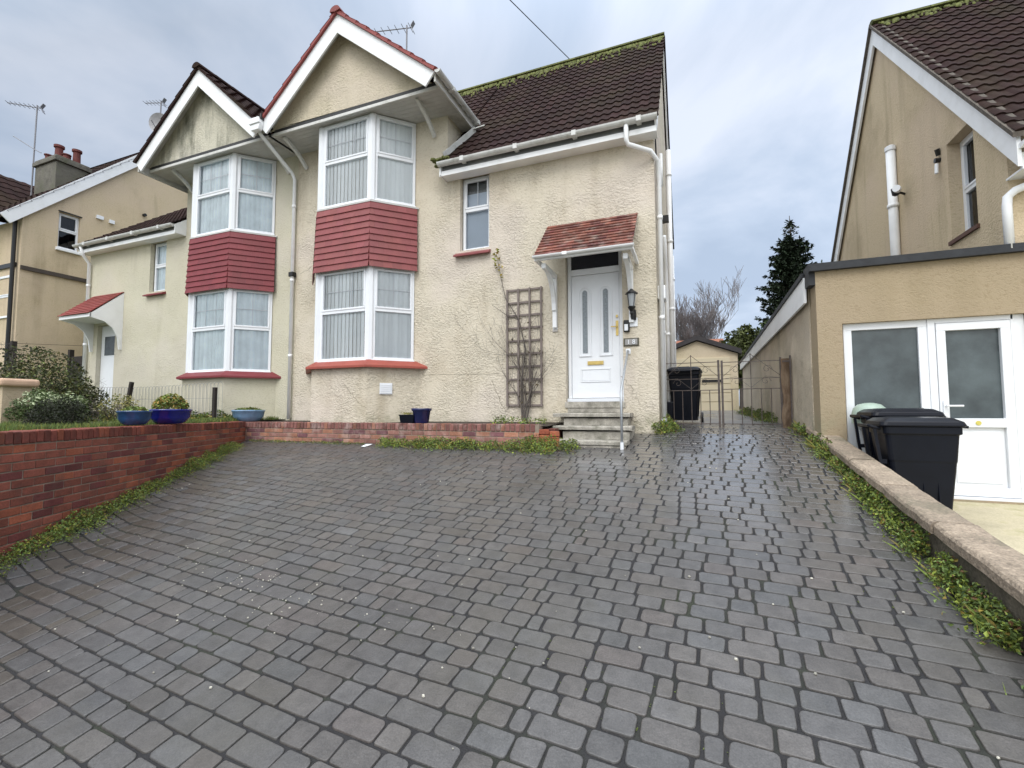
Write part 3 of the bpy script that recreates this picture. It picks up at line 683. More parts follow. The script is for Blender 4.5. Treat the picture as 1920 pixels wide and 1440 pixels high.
def house_half(side):
    """side +1: the right half, -1: the left half"""
    if side > 0:
        h = thing('semi_detached_house', 'cream rendered right half of the pair with bright red tiled gable and white front door', 'house')
        wm, gm, tm, hm, sm_ = cream, gable_r, tile_red, tile_hung, sillr
        x_in, x_out, x_w = -7.8, -.48, -4.15; xa, xl, xr = -5.93, -7.84, -3.84; sl = 1.185
        zz = dict(sill=2.30, g0=2.385, g1=4.10, u0=5.33, u1=6.97, tr=.535, bars=True)
    else:
        h = thing('semi_detached_house', 'pale yellow left half of the pair with dark stained gable and maroon tile hung bay', 'house')
        wm, gm, tm, hm, sm_ = cream2, gable_l, tile_dk, tile_hung2, tile_hung2
        x_in, x_out, x_w = -7.8, -15.2, -11.35; xa, xl, xr = -9.66, -11.66, -7.78; sl = .78
        zz = dict(sill=2.22, g0=2.30, g1=4.06, u0=5.30, u1=6.97, tr=.52, bars=True)
    rz = lambda Y: 5.90+(Y-7.03)*sl
    zr_main = rz(10.17)
    # walls
    b = MB(); P = lambda u, v_, d_: (u, YF+d_, v_)
    xs_ = sorted((x_in, x_w)); wall_holes(b, P, xs_[0], xs_[1], .9, 7.06, [])
    if side > 0: holes = [(-3.88, -3.30, 4.36, 5.74, .10), (-1.92, -1.00, 1.60, 4.12, .13)]
    else: holes = [(-12.66, -12.05, 4.45, 5.72, .10), (-14.72, -13.95, 1.35, 3.75, .13)]
    ys_ = sorted((x_w, x_out)); wall_holes(b, P, ys_[0], ys_[1], .9, 5.92, holes)
    # cheek of the wing above the main roof, side wall and back wall
    for X in (x_w,): b.face([(X, YF, 5.6), (X, YF, 7.06), (X, 9.3, 7.06), (X, 9.3, 5.6)] if side < 0 else [(X, YF, 5.6), (X, 9.3, 5.6), (X, 9.3, 7.06), (X, YF, 7.06)])
    X = x_out
    b.face([(X, YF, .9), (X, 13, .9), (X, 13, 5.95), (X, 10.17, zr_main-.1), (X, YF, rz(YF)-.1)])
    b.face([(x_in, 13, .9), (x_out, 13, .9), (x_out, 13, 5.95), (x_in, 13, 5.95)])
    b.build('wall', wm, h)
    # main roof: front slope (outer part) plus the strip behind the wing, back slope
    b = MB(); V = Vector((0, 1, sl)).normalized(); lv = math.hypot(10.17-7.03, zr_main-5.90)
    vx = x_out+.10*side
    if side > 0: roof_plane(b, (x_w, 7.03, 5.90), (1, 0, 0), V, vx-x_w, lv, .26, .15, .017, .022, rn=random.Random(11))
    else: roof_plane(b, (vx, 7.03, 5.90), (1, 0, 0), V, x_w-vx, lv, .26, .15, .017, .022, rn=random.Random(12))
    v0 = 1.15
    O = Vector((xs_[0], 7.03, 5.90))+V*v0
    roof_plane(b, O, (1, 0, 0), V, xs_[1]-xs_[0], lv-v0, .26, .15, .017, .022, rn=random.Random(13), du=5)
    b.face([(min(x_in, vx), 10.17, zr_main), (max(x_in, vx), 10.17, zr_main), (max(x_in, vx), 13.3, rz(10.17)-3.13*sl), (min(x_in, vx), 13.3, rz(10.17)-3.13*sl)], (.8, .8, .8))
    rf = b.build('roof', tile_dk, h)
    # mossy ridge
    b = MB(); rn = random.Random(21); X = min(x_in, vx)
    while X < max(x_in, vx)-.05:
        X2 = min(max(x_in, vx), X+.42)
        ring = [[(xx, 10.17+math.cos(t)*.14, zr_main-.05+math.sin(t)*.10) for t in [PI*k/6 for k in range(7)]]+[(xx, 10.17, zr_main-.08)] for xx in (X, X2-.01)]
        b.loft(ring, True, (rn.uniform(.8, 1.2),)*3); X = X2
    b.build('ridge_tiles', moss_tile if side > 0 else tile_dk, rf)
    if side > 0:
        b = MB()          # moss cushions creeping down from the ridge
        for k in range(900):
            dn = abs(rn.gauss(0, .17)) if rn.random() < .8 else rn.uniform(0, .75); xx = rn.uniform(x_w-1.3, vx-.03)
            c = Vector((xx, 10.17, zr_main))-V*(dn+.03)+Vector((0, -sl, 1)).normalized()*.03
            s_ = rn.uniform(.012, .04)*(1 if dn < .4 else .7); t = rn.uniform(.7, 1.5)
            b.loft([[c+Vector((math.cos(a)*s_*q, math.sin(a)*s_*q*.7, z_+math.sin(a)*s_*q*.8)) for a in [2*PI*i/6 for i in range(6)]] for q, z_ in ((1.1, -.01), (1, .012), (.5, .026))], True, (t, t*rn.uniform(.9, 1.1), t))
        for k in range(60):     # clump in the valley end
            c = Vector((rn.uniform(-4.3, -3.95), rn.uniform(6.98, 7.2), 5.93+rn.uniform(0, .05))); s_ = rn.uniform(.02, .05)
            b.loft([[c+Vector((math.cos(a)*s_*q, math.sin(a)*s_*q, z_)) for a in [2*PI*i/6 for i in range(6)]] for q, z_ in ((1.1, -.01), (1, .015), (.5, .035))], True)
        tag(b.build('roof_moss', moss_tile, h), kind='stuff')
    # eaves: fascia board, soffit, gutter
    e0, e1 = (x_w, x_out+.06) if side > 0 else (x_out-.06, x_w)
    b = MB(); b.box(e0-(0 if side < 0 else .03), e1, 7.085, 7.11, 5.69, 5.775); b.box(e0, e1, 7.11, YF, 5.70, 5.715); b.box(e0, e1, 7.12, 7.14, 5.775, 5.88, (.25, .25, .25))  # last box: darkened strip above the board paints in the recess shadow
    b.prism([(7.06, 5.70), (YF, 5.70), (YF, rz(YF)-.02), (7.06, 5.90)], 'x', x_w-.012, x_w+.012)
    b.build('fascia', wpaint, h)
    gutter(h, (e0-(.02 if side > 0 else .05), 7.025, 5.90), (e1+(.02 if side > 0 else 0), 7.025, 5.90), .066)
    # verge boards along the gable end
    b = MB()
    for p, q in (((x_out+.05*side, 7.10, rz(7.10)-.19), (x_out+.05*side, 10.17, zr_main-.19)), ((x_out+.05*side, 10.17, zr_main-.19), (x_out+.05*side, 13.25, rz(10.17)-3.08*sl-.19))):
        b.beam(p, q, .03, .17, (0, 0, 1))
    b.build('verge_board', wpaint, h)
    # wing gable: wall, beam, soffit
    yg = 6.60; b = MB(); ze = 7.10
    hl = (xa-xl); gz = lambda x_: ze+(8.80-ze)*(1-abs(x_-xa)/hl)
    b.face([(xl+.06, yg, 7.07), (xr-.06, yg, 7.07), (xr-.06, yg, gz(xr-.06)-.04), (xa, yg, 8.74), (xl+.06, yg, gz(xl+.06)-.04)])
    gw = b.build('gable_wall', gm, h)
    b = MB(); b.box(xl+.16, xr-.10, yg-.012, YF, 7.0, 7.075); b.build('gable_flashing', lead, h)
    b = MB(); b.box(xl+.14, xr-.06, yg-.03, yg-.005, 6.945, 6.998); b.build('gable_beam', dirtyw, h)
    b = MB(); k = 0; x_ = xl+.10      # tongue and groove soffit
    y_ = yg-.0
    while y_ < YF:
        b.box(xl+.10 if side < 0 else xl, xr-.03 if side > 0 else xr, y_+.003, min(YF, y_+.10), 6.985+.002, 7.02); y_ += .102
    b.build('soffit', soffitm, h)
    if side > 0: 
        b = MB(); b.box(xr-.05, xr-.02, 6.40, 7.86, 6.93, 7.09); b.box(x_w, xr-.05, YF, 7.9, 6.985, 7.0); b.build('eaves_fascia', dirtyw, h)
    else:
        b = MB(); b.box(xl+.02, xl+.05, 6.40, 8.6, 6.90, 7.07); b.build('eaves_fascia', dirtyw, h)
    wing_roof(h, xa, xl, xr, ze, 8.80, 6.36, 9.5, tm, tm if side > 0 else tile_dk, wpaint, 31+side)
    bay(h, -6.0 if side > 0 else -9.6, .6, hm, sm_, wm, 'blind' if side > 0 else 'net', zz, 40+side)
    return h

hr = house_half(1)
hl_ = house_half(-1)

# ---- right half details
gutter(hr, (-3.79, 6.33, 7.075), (-3.79, 7.85, 7.075), .055, name='gutter')
b = MB(); b.beam((-4.10, 7.10, 6.08), (-3.80, 7.78, 6.90), .10, .012, (1, 0, 0)); b.beam((-3.86, 7.72, 6.86), (-3.62, 7.82, 6.95), .05, .02, (0, 0, 1)); b.build('valley_flashing', guttm, hr)
bracket(hr, -4.42, 6.70, 6.98, 7.31, 6.62); bracket(hr, -7.55, 6.70, 6.98, 7.31, 6.62)
bracket(hl_, -8.05, 6.70, 6.98, 7.31, 6.62); bracket(hl_, -10.95, 6.70, 6.98, 7.31, 6.55)
# first floor side window
window(hr, (-3.87, YF+.10), (-3.31, YF+.10), 4.37, 5.73, .56, 2, 1, 'halfblind', label='small sash style window beside the bay')
b = MB(); b.hexa([(-3.97, YF-.10, 4.23), (-3.27, YF-.10, 4.23), (-3.27, YF+.08, 4.27), (-3.97, YF+.08, 4.27), (-3.97, YF-.10, 4.265), (-3.27, YF-.10, 4.265), (-3.27, YF+.08, 4.365), (-3.97, YF+.08, 4.365)]); b.build('window_sill', tile_hung, hr, bevel=.004, seg=1)
# front door
yd = YF+.13
fr = MB()
fr.box(-1.91, -1.855, yd-.02, yd+.05, 1.66, 4.12); fr.box(-1.065, -1.01, yd-.02, yd+.05, 1.66, 4.12); fr.box(-1.855, -1.065, yd-.02, yd+.05, 3.70, 3.80); fr.box(-1.855, -1.065, yd-.02, yd+.05, 4.08, 4.12)
fr.box(-1.93, -.99, yd-.06, yd+.05, 1.60, 1.655)
fr.build('door_frame', upvc, hr, bevel=.004, seg=1)
b = MB(); b.face([(-1.86, yd+.02, 3.79), (-1.06, yd+.02, 3.79), (-1.06, yd+.02, 4.09), (-1.86, yd+.02, 4.09)]); b.build('fanlight', mat('fanlight_glass', (.012, .013, .02), .15, .1, spec=.6), hr)
dl = MB(); dl.box(-1.85, -1.07, yd+.0, yd+.045, 1.665, 3.695)
def ringpanel(b_, x0, x1, z0, z1, y, w_=.018, pr_=.012):
    b_.box(x0, x1, y-pr_, y, z0, z0+w_); b_.box(x0, x1, y-pr_, y, z1-w_, z1); b_.box(x0, x0+w_, y-pr_+.001, y, z0+w_, z1-w_); b_.box(x1-w_, x1, y-pr_+.001, y, z0+w_, z1-w_)
ringpanel(dl, -1.70, -1.22, 1.92, 2.14, yd); dl.box(-1.675, -1.245, yd-.006, yd-.0005, 1.945, 2.115)
def arch(x0, x1, z0, z1, n=8):
    r_ = (x1-x0)/2; c = (x0+x1)/2; return [(x0, z0), (x1, z0)]+[(c+r_*math.cos(PI*k/n), z1-r_+r_*math.sin(PI*k/n)) for k in range(n+1)]
for xa_, xb_ in ((-1.70, -1.55), (-1.36, -1.21)):
    o_ = arch(xa_-.03, xb_+.03, 2.34, 3.50); i_ = arch(xa_-.008, xb_+.008, 2.365, 3.475)
    n = len(o_)
    for k in range(n):
        p, q, r_, s_ = o_[k], o_[(k+1) % n], i_[(k+1) % n], i_[k]
        dl.hexa([(p[0], yd-.001, p[1]), (q[0], yd-.001, q[1]), (r_[0], yd-.001, r_[1]), (s_[0], yd-.001, s_[1]), (p[0], yd-.016, p[1]), (q[0], yd-.016, q[1]), (r_[0], yd-.016, r_[1]), (s_[0], yd-.016, s_[1])])
door = dl.build('front_door', upvc, hr, bevel=.003, seg=1)
dg = mat('leaded_door_glass', (.20, .23, .25), .22, .35, 40, bump=.5, bscale=60, bdist=.004, spec=.6)
for xa_, xb_ in ((-1.665, -1.585), (-1.325, -1.245)):
    b = MB(); b.prism(arch(xa_, xb_, 2.40, 3.44), 'y', yd-.010, yd-.002); b.build('door_glass', dg, door)
    
b = MB(); b.box(-1.59, -1.33, yd-.018, yd-.001, 2.20, 2.262); b.box(-1.565, -1.355, yd-.024, yd-.018, 2.212, 2.25); b.build('letterbox', brass, door, bevel=.004, seg=1)
b = MB(); b.box(-1.125, -1.085, yd-.016, yd-.001, 2.66, 2.90); b.tube([(-1.105, yd-.016, 2.80), (-1.105, yd-.05, 2.80), (-1.20, yd-.055, 2.80)], .009, 8); b.box(-1.12, -1.09, yd-.03, yd-.01, 2.95, 2.99); b.build('door_handle', brass, door)
b = MB(); b.box(-1.94, -.98, YF-.02, YF+.14, 1.50, 1.60); b.box(-1.90, -1.02, YF-.008, YF+.10, 1.42, 1.50); b.build('threshold', stepm, hr, bevel=.008)
# canopy over the door
cn = MB(); rn = random.Random(8)
def oldcol(r_, s_, k_):
    t = r_.gauss(1, .2); q = r_.random()
    return (t*1.1, t*1.0, t*.95) if q < .6 else ((t*1.45, t*1.35, t*1.2) if q < .85 else (t*.8, t*.6, t*.7))
plain_tiles(cn, (-2.21, YF), (1, 0), (0, -1), 1.47, 4.55, 3.80, 0, .76, .098, .165, rn, cols=oldcol, th=.016)
cp_ = cn.build('canopy_tiles', tile_old, hr)
b = MB(); b.hexa([(-2.20, YF-.74, 3.77), (-.75, YF-.74, 3.77), (-.75, YF, 4.49), (-2.20, YF, 4.49), (-2.20, YF-.74, 3.79), (-.75, YF-.74, 3.79), (-.75, YF, 4.53), (-2.20, YF, 4.53)], (.5, .5, .5))
b.box(-2.21, -.74, YF-.75, YF-.70, 3.745, 3.805); b.box(-2.21, -2.17, YF-.70, YF, 3.745, 3.80); b.box(-.78, -.74, YF-.70, YF, 3.745, 3.80)
b.build('canopy_frame', wpaint, cp_)
gutter(cp_, (-2.22, YF-.79, 3.80), (-.72, YF-.79, 3.80), .035, wpaint, name='canopy_gutter')
for X in (-2.09, -.86):
    b = MB(); pts = []
    for k in range(9):
        t = k/8*PI/2; pts.append((X, YF-.08-.52*(1-math.cos(t)), 3.10+.58*math.sin(t)))
    for p, q in zip(pts, pts[1:]): b.beam(p, Vector(q)+(Vector(q)-Vector(p))*.1, .055, .07, (1, 0, 0))
    b.box(X-.035, X+.035, YF-.075, YF, 2.82, 3.72); b.box(X-.035, X+.035, YF-.66, YF-.075, 3.64, 3.72)
    b.build('canopy_bracket', wpaint, cp_, bevel=.006, seg=1)
b = MB(); vd = (.7071, .7071); vn = (.7071, -.7071); va = (-5.365, 6.655)
b.lbox(va, vd, vn, .22, .44, 0, .02, 1.76, 1.96)
for k in range(5): b.lbox(va, vd, vn, .235, .425, .02, .028, 1.778+k*.034, 1.797+k*.034)
b.build('air_vent', upvc, hr)
# downpipes and gable end pipes
pipe(hr, [(-.86, 7.03, 5.85), (-.86, 7.03, 5.62), (-.84, 7.06, 5.55), (-.52, 7.22, 5.46), (-.43, 7.36, 5.36), (-.42, 7.50, 5.1), (-.42, 7.50, 1.2)], .036)
pipe(hr, [(-.41, 7.9, 5.75), (-.41, 7.9, 5.2)], .03)
pipe(hr, [(-.41, 11.2, 7.6), (-.41, 11.2, 1.35)], .055)
pipe(hr, [(-.41, 12.3, 5.4), (-.41, 12.3, 1.35)], .045)
pipe(hr, [(-.42, 7.72, 3.3), (-.42, 7.72, 1.2)], .034)
pipe(hr, [(-.42, 8.6, 4.6), (-.42, 8.9, 4.3), (-.42, 9.2, 3.5), (-.42, 9.2, 1.25)], .04)
b = MB(); b.box(-.48, -.36, 7.50, 7.78, 3.2, 3.42); b.build('rain_hopper', wpaint, hr, bevel=.02)
b = MB(); b.tube([(-.47, 7.62, 5.9), (-.45, 7.62, 4.9), (-.45, 7.66, 4.2), (-.45, 7.75, 3.4)], .012, 6); b.tube([(-.45, 8.0, 4.0), (-.45, 8.3, 3.2), (-.45, 8.3, 2.4)], .014, 6); b.build('wall_cable', blackm, hr)
b = MB(); b.box(-.48, -.36, 9.3, 9.42, 5.15, 5.27); b.build('pipe_fitting', blackm, hr)
rn = random.Random(44)
def crack(p, q, wv, n=14):
    b_ = MB(); pts = []
    for k in range(n+1):
        t_ = k/n; pts.append((p[0]+(q[0]-p[0])*t_+rn.gauss(0, wv), p[1]+(q[1]-p[1])*t_, p[2]+(q[2]-p[2])*t_+rn.gauss(0, wv)))
    b_.tube(pts, .0045, 4, False); b_.build('render_crack', mat_crack, hr)
mat_crack = mat('crack_shadow', (.22, .19, .14), .9, .2, 6)
crack((-4.65, 7.332, 2.12), (-3.1, 7.332, 2.10), .006); crack((-5.37, 6.657, 1.5), (-5.9, 6.657, 1.95), .02); crack((-3.0, 7.332, 1.45), (-3.25, 7.332, 1.95), .03); crack((-1.0, 7.332, 2.0), (-.75, 7.332, 1.55), .02); crack((-7.7, 7.332, 4.35), (-7.3, 7.332, 4.5), .012); crack((-7.35, 7.332, 1.9), (-7.2, 7.332, 1.6), .02)
# downpipe between the bays
pipe(hr, [(-7.86, 6.34, 7.02), (-7.86, 6.45, 6.93), (-7.84, 7.20, 6.52), (-7.84, 7.27, 6.42), (-7.84, 7.27, 1.30)], .036)
b = MB(); b.prism([(-7.98, 7.06), (-7.70, 7.06), (-7.74, 6.94), (-7.94, 6.94)], 'y', 6.27, 6.36); b.prism([(-7.98, 7.06), (-7.70, 7.06), (-7.72, 7.18), (-7.96, 7.18)], 'y', 6.25, 6.36); b.build('rain_hopper', wpaint, hr, bevel=.012)
b = MB(); b.box(-7.90, -7.78, 7.22, 7.32, 4.30, 4.40); b.build('pipe_bracket', blackm, hr, bevel=.01)
b = MB(); b.beam((-7.70, 6.28, 7.20), (-7.78, 6.9, 7.12), .10, .03, (1, 0, 0)); b.build('valley_flashing', lead, hr)

# ---- left half details
window(hl_, (-12.64, YF+.10), (-12.07, YF+.10), 4.46, 5.71, .52, 1, 1, 'net')
b = MB(); b.hexa([(-12.74, YF-.10, 4.33), (-12.0, YF-.10, 4.33), (-12.0, YF+.08, 4.36), (-12.74, YF+.08, 4.36), (-12.74, YF-.10, 4.36), (-12.0, YF-.10, 4.36), (-12.0, YF+.08, 4.455), (-12.74, YF+.08, 4.455)]); b.build('window_sill', tile_hung2, hl_, bevel=.004, seg=1)
b = MB(); b.box(-14.71, -13.96, YF+.10, YF+.15, 1.36, 3.74); dk = b.build('front_door', upvc, hl_)
b = MB(); b.box(-14.55, -14.12, YF+.09, YF+.098, 2.95, 3.45); b.build('door_glass', mat('door_glass_dark', (.05, .06, .06), .2, .3, 10), dk)
cn = MB(); plain_tiles(cn, (-14.93, YF), (1, 0), (0, -1), 1.28, 4.55, 3.86, 0, .74, .10, .165, random.Random(6), cols=lambda r_, s_, k_: r_.gauss(1.0, .06), th=.014)
c2 = cn.build('canopy_tiles', tile_red, hl_)
b = MB()
b.box(-14.93, -13.65, YF-.72, YF-.68, 3.78, 3.87); 
for X0 in (-14.93, -13.69):
    pr_ = [(YF-.70, 3.86), (YF, 4.53), (YF, 3.05), (YF-.06, 3.05), (YF-.10, 3.35), (YF-.22, 3.58), (YF-.40, 3.72), (YF-.70, 3.78)]
    b.prism(pr_, 'x', X0, X0+.04)
b.box(-14.89, -13.69, YF-.68, YF, 3.80, 3.815)
b.build('canopy_frame', wpaint, c2)
pipe(hl_, [(-15.05, 7.03, 5.84), (-15.05, 7.10, 5.62), (-15.12, 7.27, 5.45), (-15.12, 7.27, 1.3)], .04)

# ---------------------------------------------- fixtures on the right half
t = thing('wall_lantern', 'black coach lantern on the wall right of the white front door', 'lamp')
b = MB(); cx, cy_, cz = -.84, YF-.15, 3.02
b.lathe((cx, cy_, cz), [(.02, .30), (.03, .285), (.095, .235), (.10, .225), (.07, .22)], 8, True); b.lathe((cx, cy_, cz), [(.055, .03), (.06, .02), (.05, -.0), (.025, -.05), (.03, -.08), (.012, -.12)], 8, True)
for k in range(4):
    a = PI/4+PI/2*k; b.tube([(cx+.05*math.cos(a), cy_+.05*math.sin(a), cz+.03), (cx+.075*math.cos(a), cy_+.075*math.sin(a), cz+.22)], .006, 5)
b.tube([(cx, cy_, cz-.02), (cx, YF-.06, cz-.10), (cx, YF-.02, cz-.06)], .016, 8); b.lathe((cx, YF-.03, cz-.11), [(.05, -.05), (.055, 0), (.05, .10), (.02, .14)], 12, True)
b.build('lantern_body', blackm, t)
b = MB(); b.lathe((cx, cy_, cz), [(.045, .03), (.068, .22)], 8); b.build('lantern_glass', mat('smoky_glass', (.35, .37, .38), .15, .1, spec=.6), t)
b = MB(); b.box(-.90, -.77, YF-.022, YF, 2.76, 2.90); b.build('back_plate', upvc, t, bevel=.006)
t = thing('key_safe', 'small black key safe with white face below the lantern', 'key safe')
b = MB(); b.box(-.985, -.89, YF-.045, YF, 2.68, 2.87); b.build('case', blackm, t, bevel=.015)
b = MB(); b.box(-.97, -.915, YF-.052, YF-.045, 2.70, 2.80); b.build('face', upvc, t, bevel=.006)
t = thing('number_plaque', 'rectangular house number plaque in grey frame beside the door', 'sign')
b = MB(); b.box(-.99, -.755, YF-.02, YF, 2.46, 2.585, (.6, .6, .55)); b.build('plaque_frame', mat('plaque_frame', (.14, .13, .10), .6), t, bevel=.006)
b = MB(); b.box(-.965, -.78, YF-.026, YF-.02, 2.478, 2.567); b.build('plaque_face', mat('plaque_face', (.30, .29, .28), .5), t)
fc = bpy.data.curves.new('digits', 'FONT'); fc.body = '1 8'; fc.size = .10; fc.extrude = .003; fc.align_x = 'CENTER'
fo = bpy.data.objects.new('digits_tmp', fc); COL.objects.link(fo); bpy.context.view_layer.update()
me = bpy.data.meshes.new_from_object(fo.evaluated_get(bpy.context.evaluated_depsgraph_get())); bpy.data.objects.remove(fo)
me.materials.clear(); me.materials.append(upvc); at_ = me.attributes.new('Col', 'FLOAT_COLOR', 'FACE'); at_.data.foreach_set('color', [1.0]*4*len(me.polygons))
o = bpy.data.objects.new('digits', me); COL.objects.link(o); o.parent = t; o.location = (-.872, YF-.031, 2.488); o.rotation_euler = (R(90), 0, 0)
t = thing('thermometer', 'narrow white thermometer strip on the wall left of the door', 'thermometer')
b = MB(); b.box(-2.135, -2.055, YF-.022, YF, 2.80, 3.08); b.box(-2.14, -2.05, YF-.026, YF, 2.76, 2.80, (.6, .55, .5)); b.build('backing', upvc, t, bevel=.006)
b = MB(); b.tube([(-2.095, YF-.026, 2.86), (-2.095, YF-.026, 3.04)], .006, 6); b.box(-2.115, -2.075, YF-.027, YF-.022, 2.86, 2.885); b.box(-2.11, -2.08, YF-.027, YF-.022, 2.955, 2.98); b.build('scale', galv, t)

# steps
t = thing('doorstep', 'three worn mossy concrete steps up to the white door', 'steps')
b = MB(); rn = random.Random(15)
def slab(b_, x0, x1, y0, y1, z0, z1):
    n_ = 12; rings = []
    for k in range(n_+1):
        x_ = x0+(x1-x0)*k/n_; j = rn.uniform(-.012, .008); j2 = rn.uniform(-.006, .004)
        rings.append([(x_, y0+j, z0), (x_, y1, z0), (x_, y1, z1+j2), (x_, y0+j+.015, z1+j2), (x_, y0+j, z1+j2-.015)])
    b_.loft(rings, True)
slab(b, -1.83, -.86, 6.40, 7.3, .80, .985); slab(b, -1.86, -.84, 6.385, 6.70, .985, 1.045)
slab(b, -1.80, -.84, 6.66, 7.3, 1.045, 1.16); slab(b, -1.95, -.80, 6.63, 7.0, 1.18, 1.235)
slab(b, -1.86, -.9, 6.95, 7.3, 1.235, 1.345); slab(b, -2.02, -.86, 6.90, 7.32, 1.365, 1.42)
b.build('step_slabs', stepm, t)
t = thing('handrail', 'thin grey metal handrail post at the right of the steps', 'handrail')
b = MB(); b.tube([(-.90, 6.33, .9), (-.90, 6.33, 1.62), (-.91, 6.40, 1.72), (-.92, 7.26, 2.38), (-.92, 7.32, 2.38)], .017, 8); b.build('rail', galv, t, smooth=True)
b = MB(); b.box(-.955, -.885, YF-.012, YF, 2.34, 2.42); b.tube([(-.90, 6.33, .93), (-.90, 6.33, 1.03)], .024, 8); b.build('rail_fixing', upvc, t)

# trellis and climber
t = thing('trellis', 'tall brown wooden trellis panel fixed to the cream wall', 'trellis')
b = MB(); x0, x1, z0, z1 = -2.94, -2.33, 1.55, 3.52
for k in range(4): X = x0+(x1-x0)*k/3; b.box(X-.016, X+.016, YF-.052, YF-.030, z0-.02, z1+.02)
for k in range(10): Z = z0+(z1-z0)*k/9; b.box(x0-.02, x1+.02, YF-.030, YF-.012, Z-.016, Z+.016)
b.build('lattice', woodg, t)
def branch(b_, p, d_, L, r, depth, rn_, spread=.6, nseg=4, up=.12, flat=None, tips=None, kids=(2, 4), col=None):
    p = Vector(p); d_ = Vector(d_).normalized(); pts = [p.copy()]; rs = [r]
    for k in range(nseg):
        d_ = (d_+Vector((rn_.gauss(0, .16), rn_.gauss(0, .16), rn_.gauss(0, .12)+up*.3))).normalized()
        if flat is not None: d_.y *= .3; d_.normalize()
        p = p+d_*(L/nseg); pts.append(p.copy()); rs.append(max(.0015, r*(1-(k+1)/nseg*.55)))
    b_.tube(pts, rs, 4 if depth < 2 else 5, False, col)
    if tips is not None and depth == 0: tips.append((p.copy(), d_.copy()))
    if depth > 0:
        for k in range(rn_.randint(*kids)):
            i = rn_.randint(1, nseg); a = Vector((rn_.gauss(0, spread), rn_.gauss(0, spread)*(.3 if flat is not None else 1), rn_.gauss(up, spread*.6)))
            branch(b_, pts[i], (d_+a), L*rn_.uniform(.5, .78), rs[i]*.65, depth-1, rn_, spread, nseg, up, flat, tips, kids, col)
t = thing('climbing_plant', 'leafless climbing shrub tangled in the trellis with a few brown leaves at its top', 'plant')
b = MB(); rn = random.Random(17); tips = []
for k in range(4): branch(b, (-2.62+rn.uniform(-.06, .06), YF-.09, 1.28), (rn.uniform(-.35, .35), 0, 1), rn.uniform(.8, 1.15), .014, 3, rn, .5, 5, .25, flat=1, tips=tips)
b.tube([(-2.66, YF-.07, 1.3), (-2.68, YF-.07, 1.9), (-2.60, YF-.06, 2.5), (-2.72, YF-.06, 3.0), (-2.97, YF-.05, 3.4), (-3.05, YF-.05, 3.75), (-3.14, YF-.05, 4.22)], [.018, .016, .013, .010, .007, .006, .004], 6)
b.tube([(-2.72, YF-.06, 3.0), (-2.95, YF-.06, 3.1), (-3.22, YF-.06, 3.3)], [.008, .005, .003], 5)
b.build('stems', barkm, t)
def leaf(b_, p, size, rn_, col, flatness=0.0, nrm=None, asp=.55):
    d_ = Vector((rn_.gauss(0, 1), rn_.gauss(0, 1), rn_.gauss(0, 1)*(1-flatness))).normalized(); q = d_.orthogonal().normalized(); q = (q*math.cos(1)+d_.cross(q)*math.sin(rn_.uniform(0, 6))).normalized()
    s_ = size; up_ = d_.cross(q).normalized()*size*.16; p = Vector(p)
    b_.add([p-d_*s_*.5, p+q*s_*asp*.5+up_, p+d_*s_*.5, p-q*s_*asp*.5+up_], [(0, 1, 2, 3)], col)
b = MB()
for k in range(26):
    z = rn.uniform(3.72, 4.3); leaf(b, (-3.10-.1*(z-3.9)+rn.gauss(0, .045), YF-.06+rn.uniform(-.03, .03), z), rn.uniform(.05, .09), rn, (2.6*rn.uniform(.7, 1.1), 1.5*rn.uniform(.8, 1.1), .9))
for k in range(40):
    leaf(b, (-2.65+rn.gauss(0, .16), YF-.09+rn.uniform(-.03, .03), rn.choice((3.05, 2.75, 2.45, 1.9, 1.75))+rn.gauss(0, .08)), rn.uniform(.03, .06), rn, (.5, .25, .35))
b.build('leaves', leafm, t)

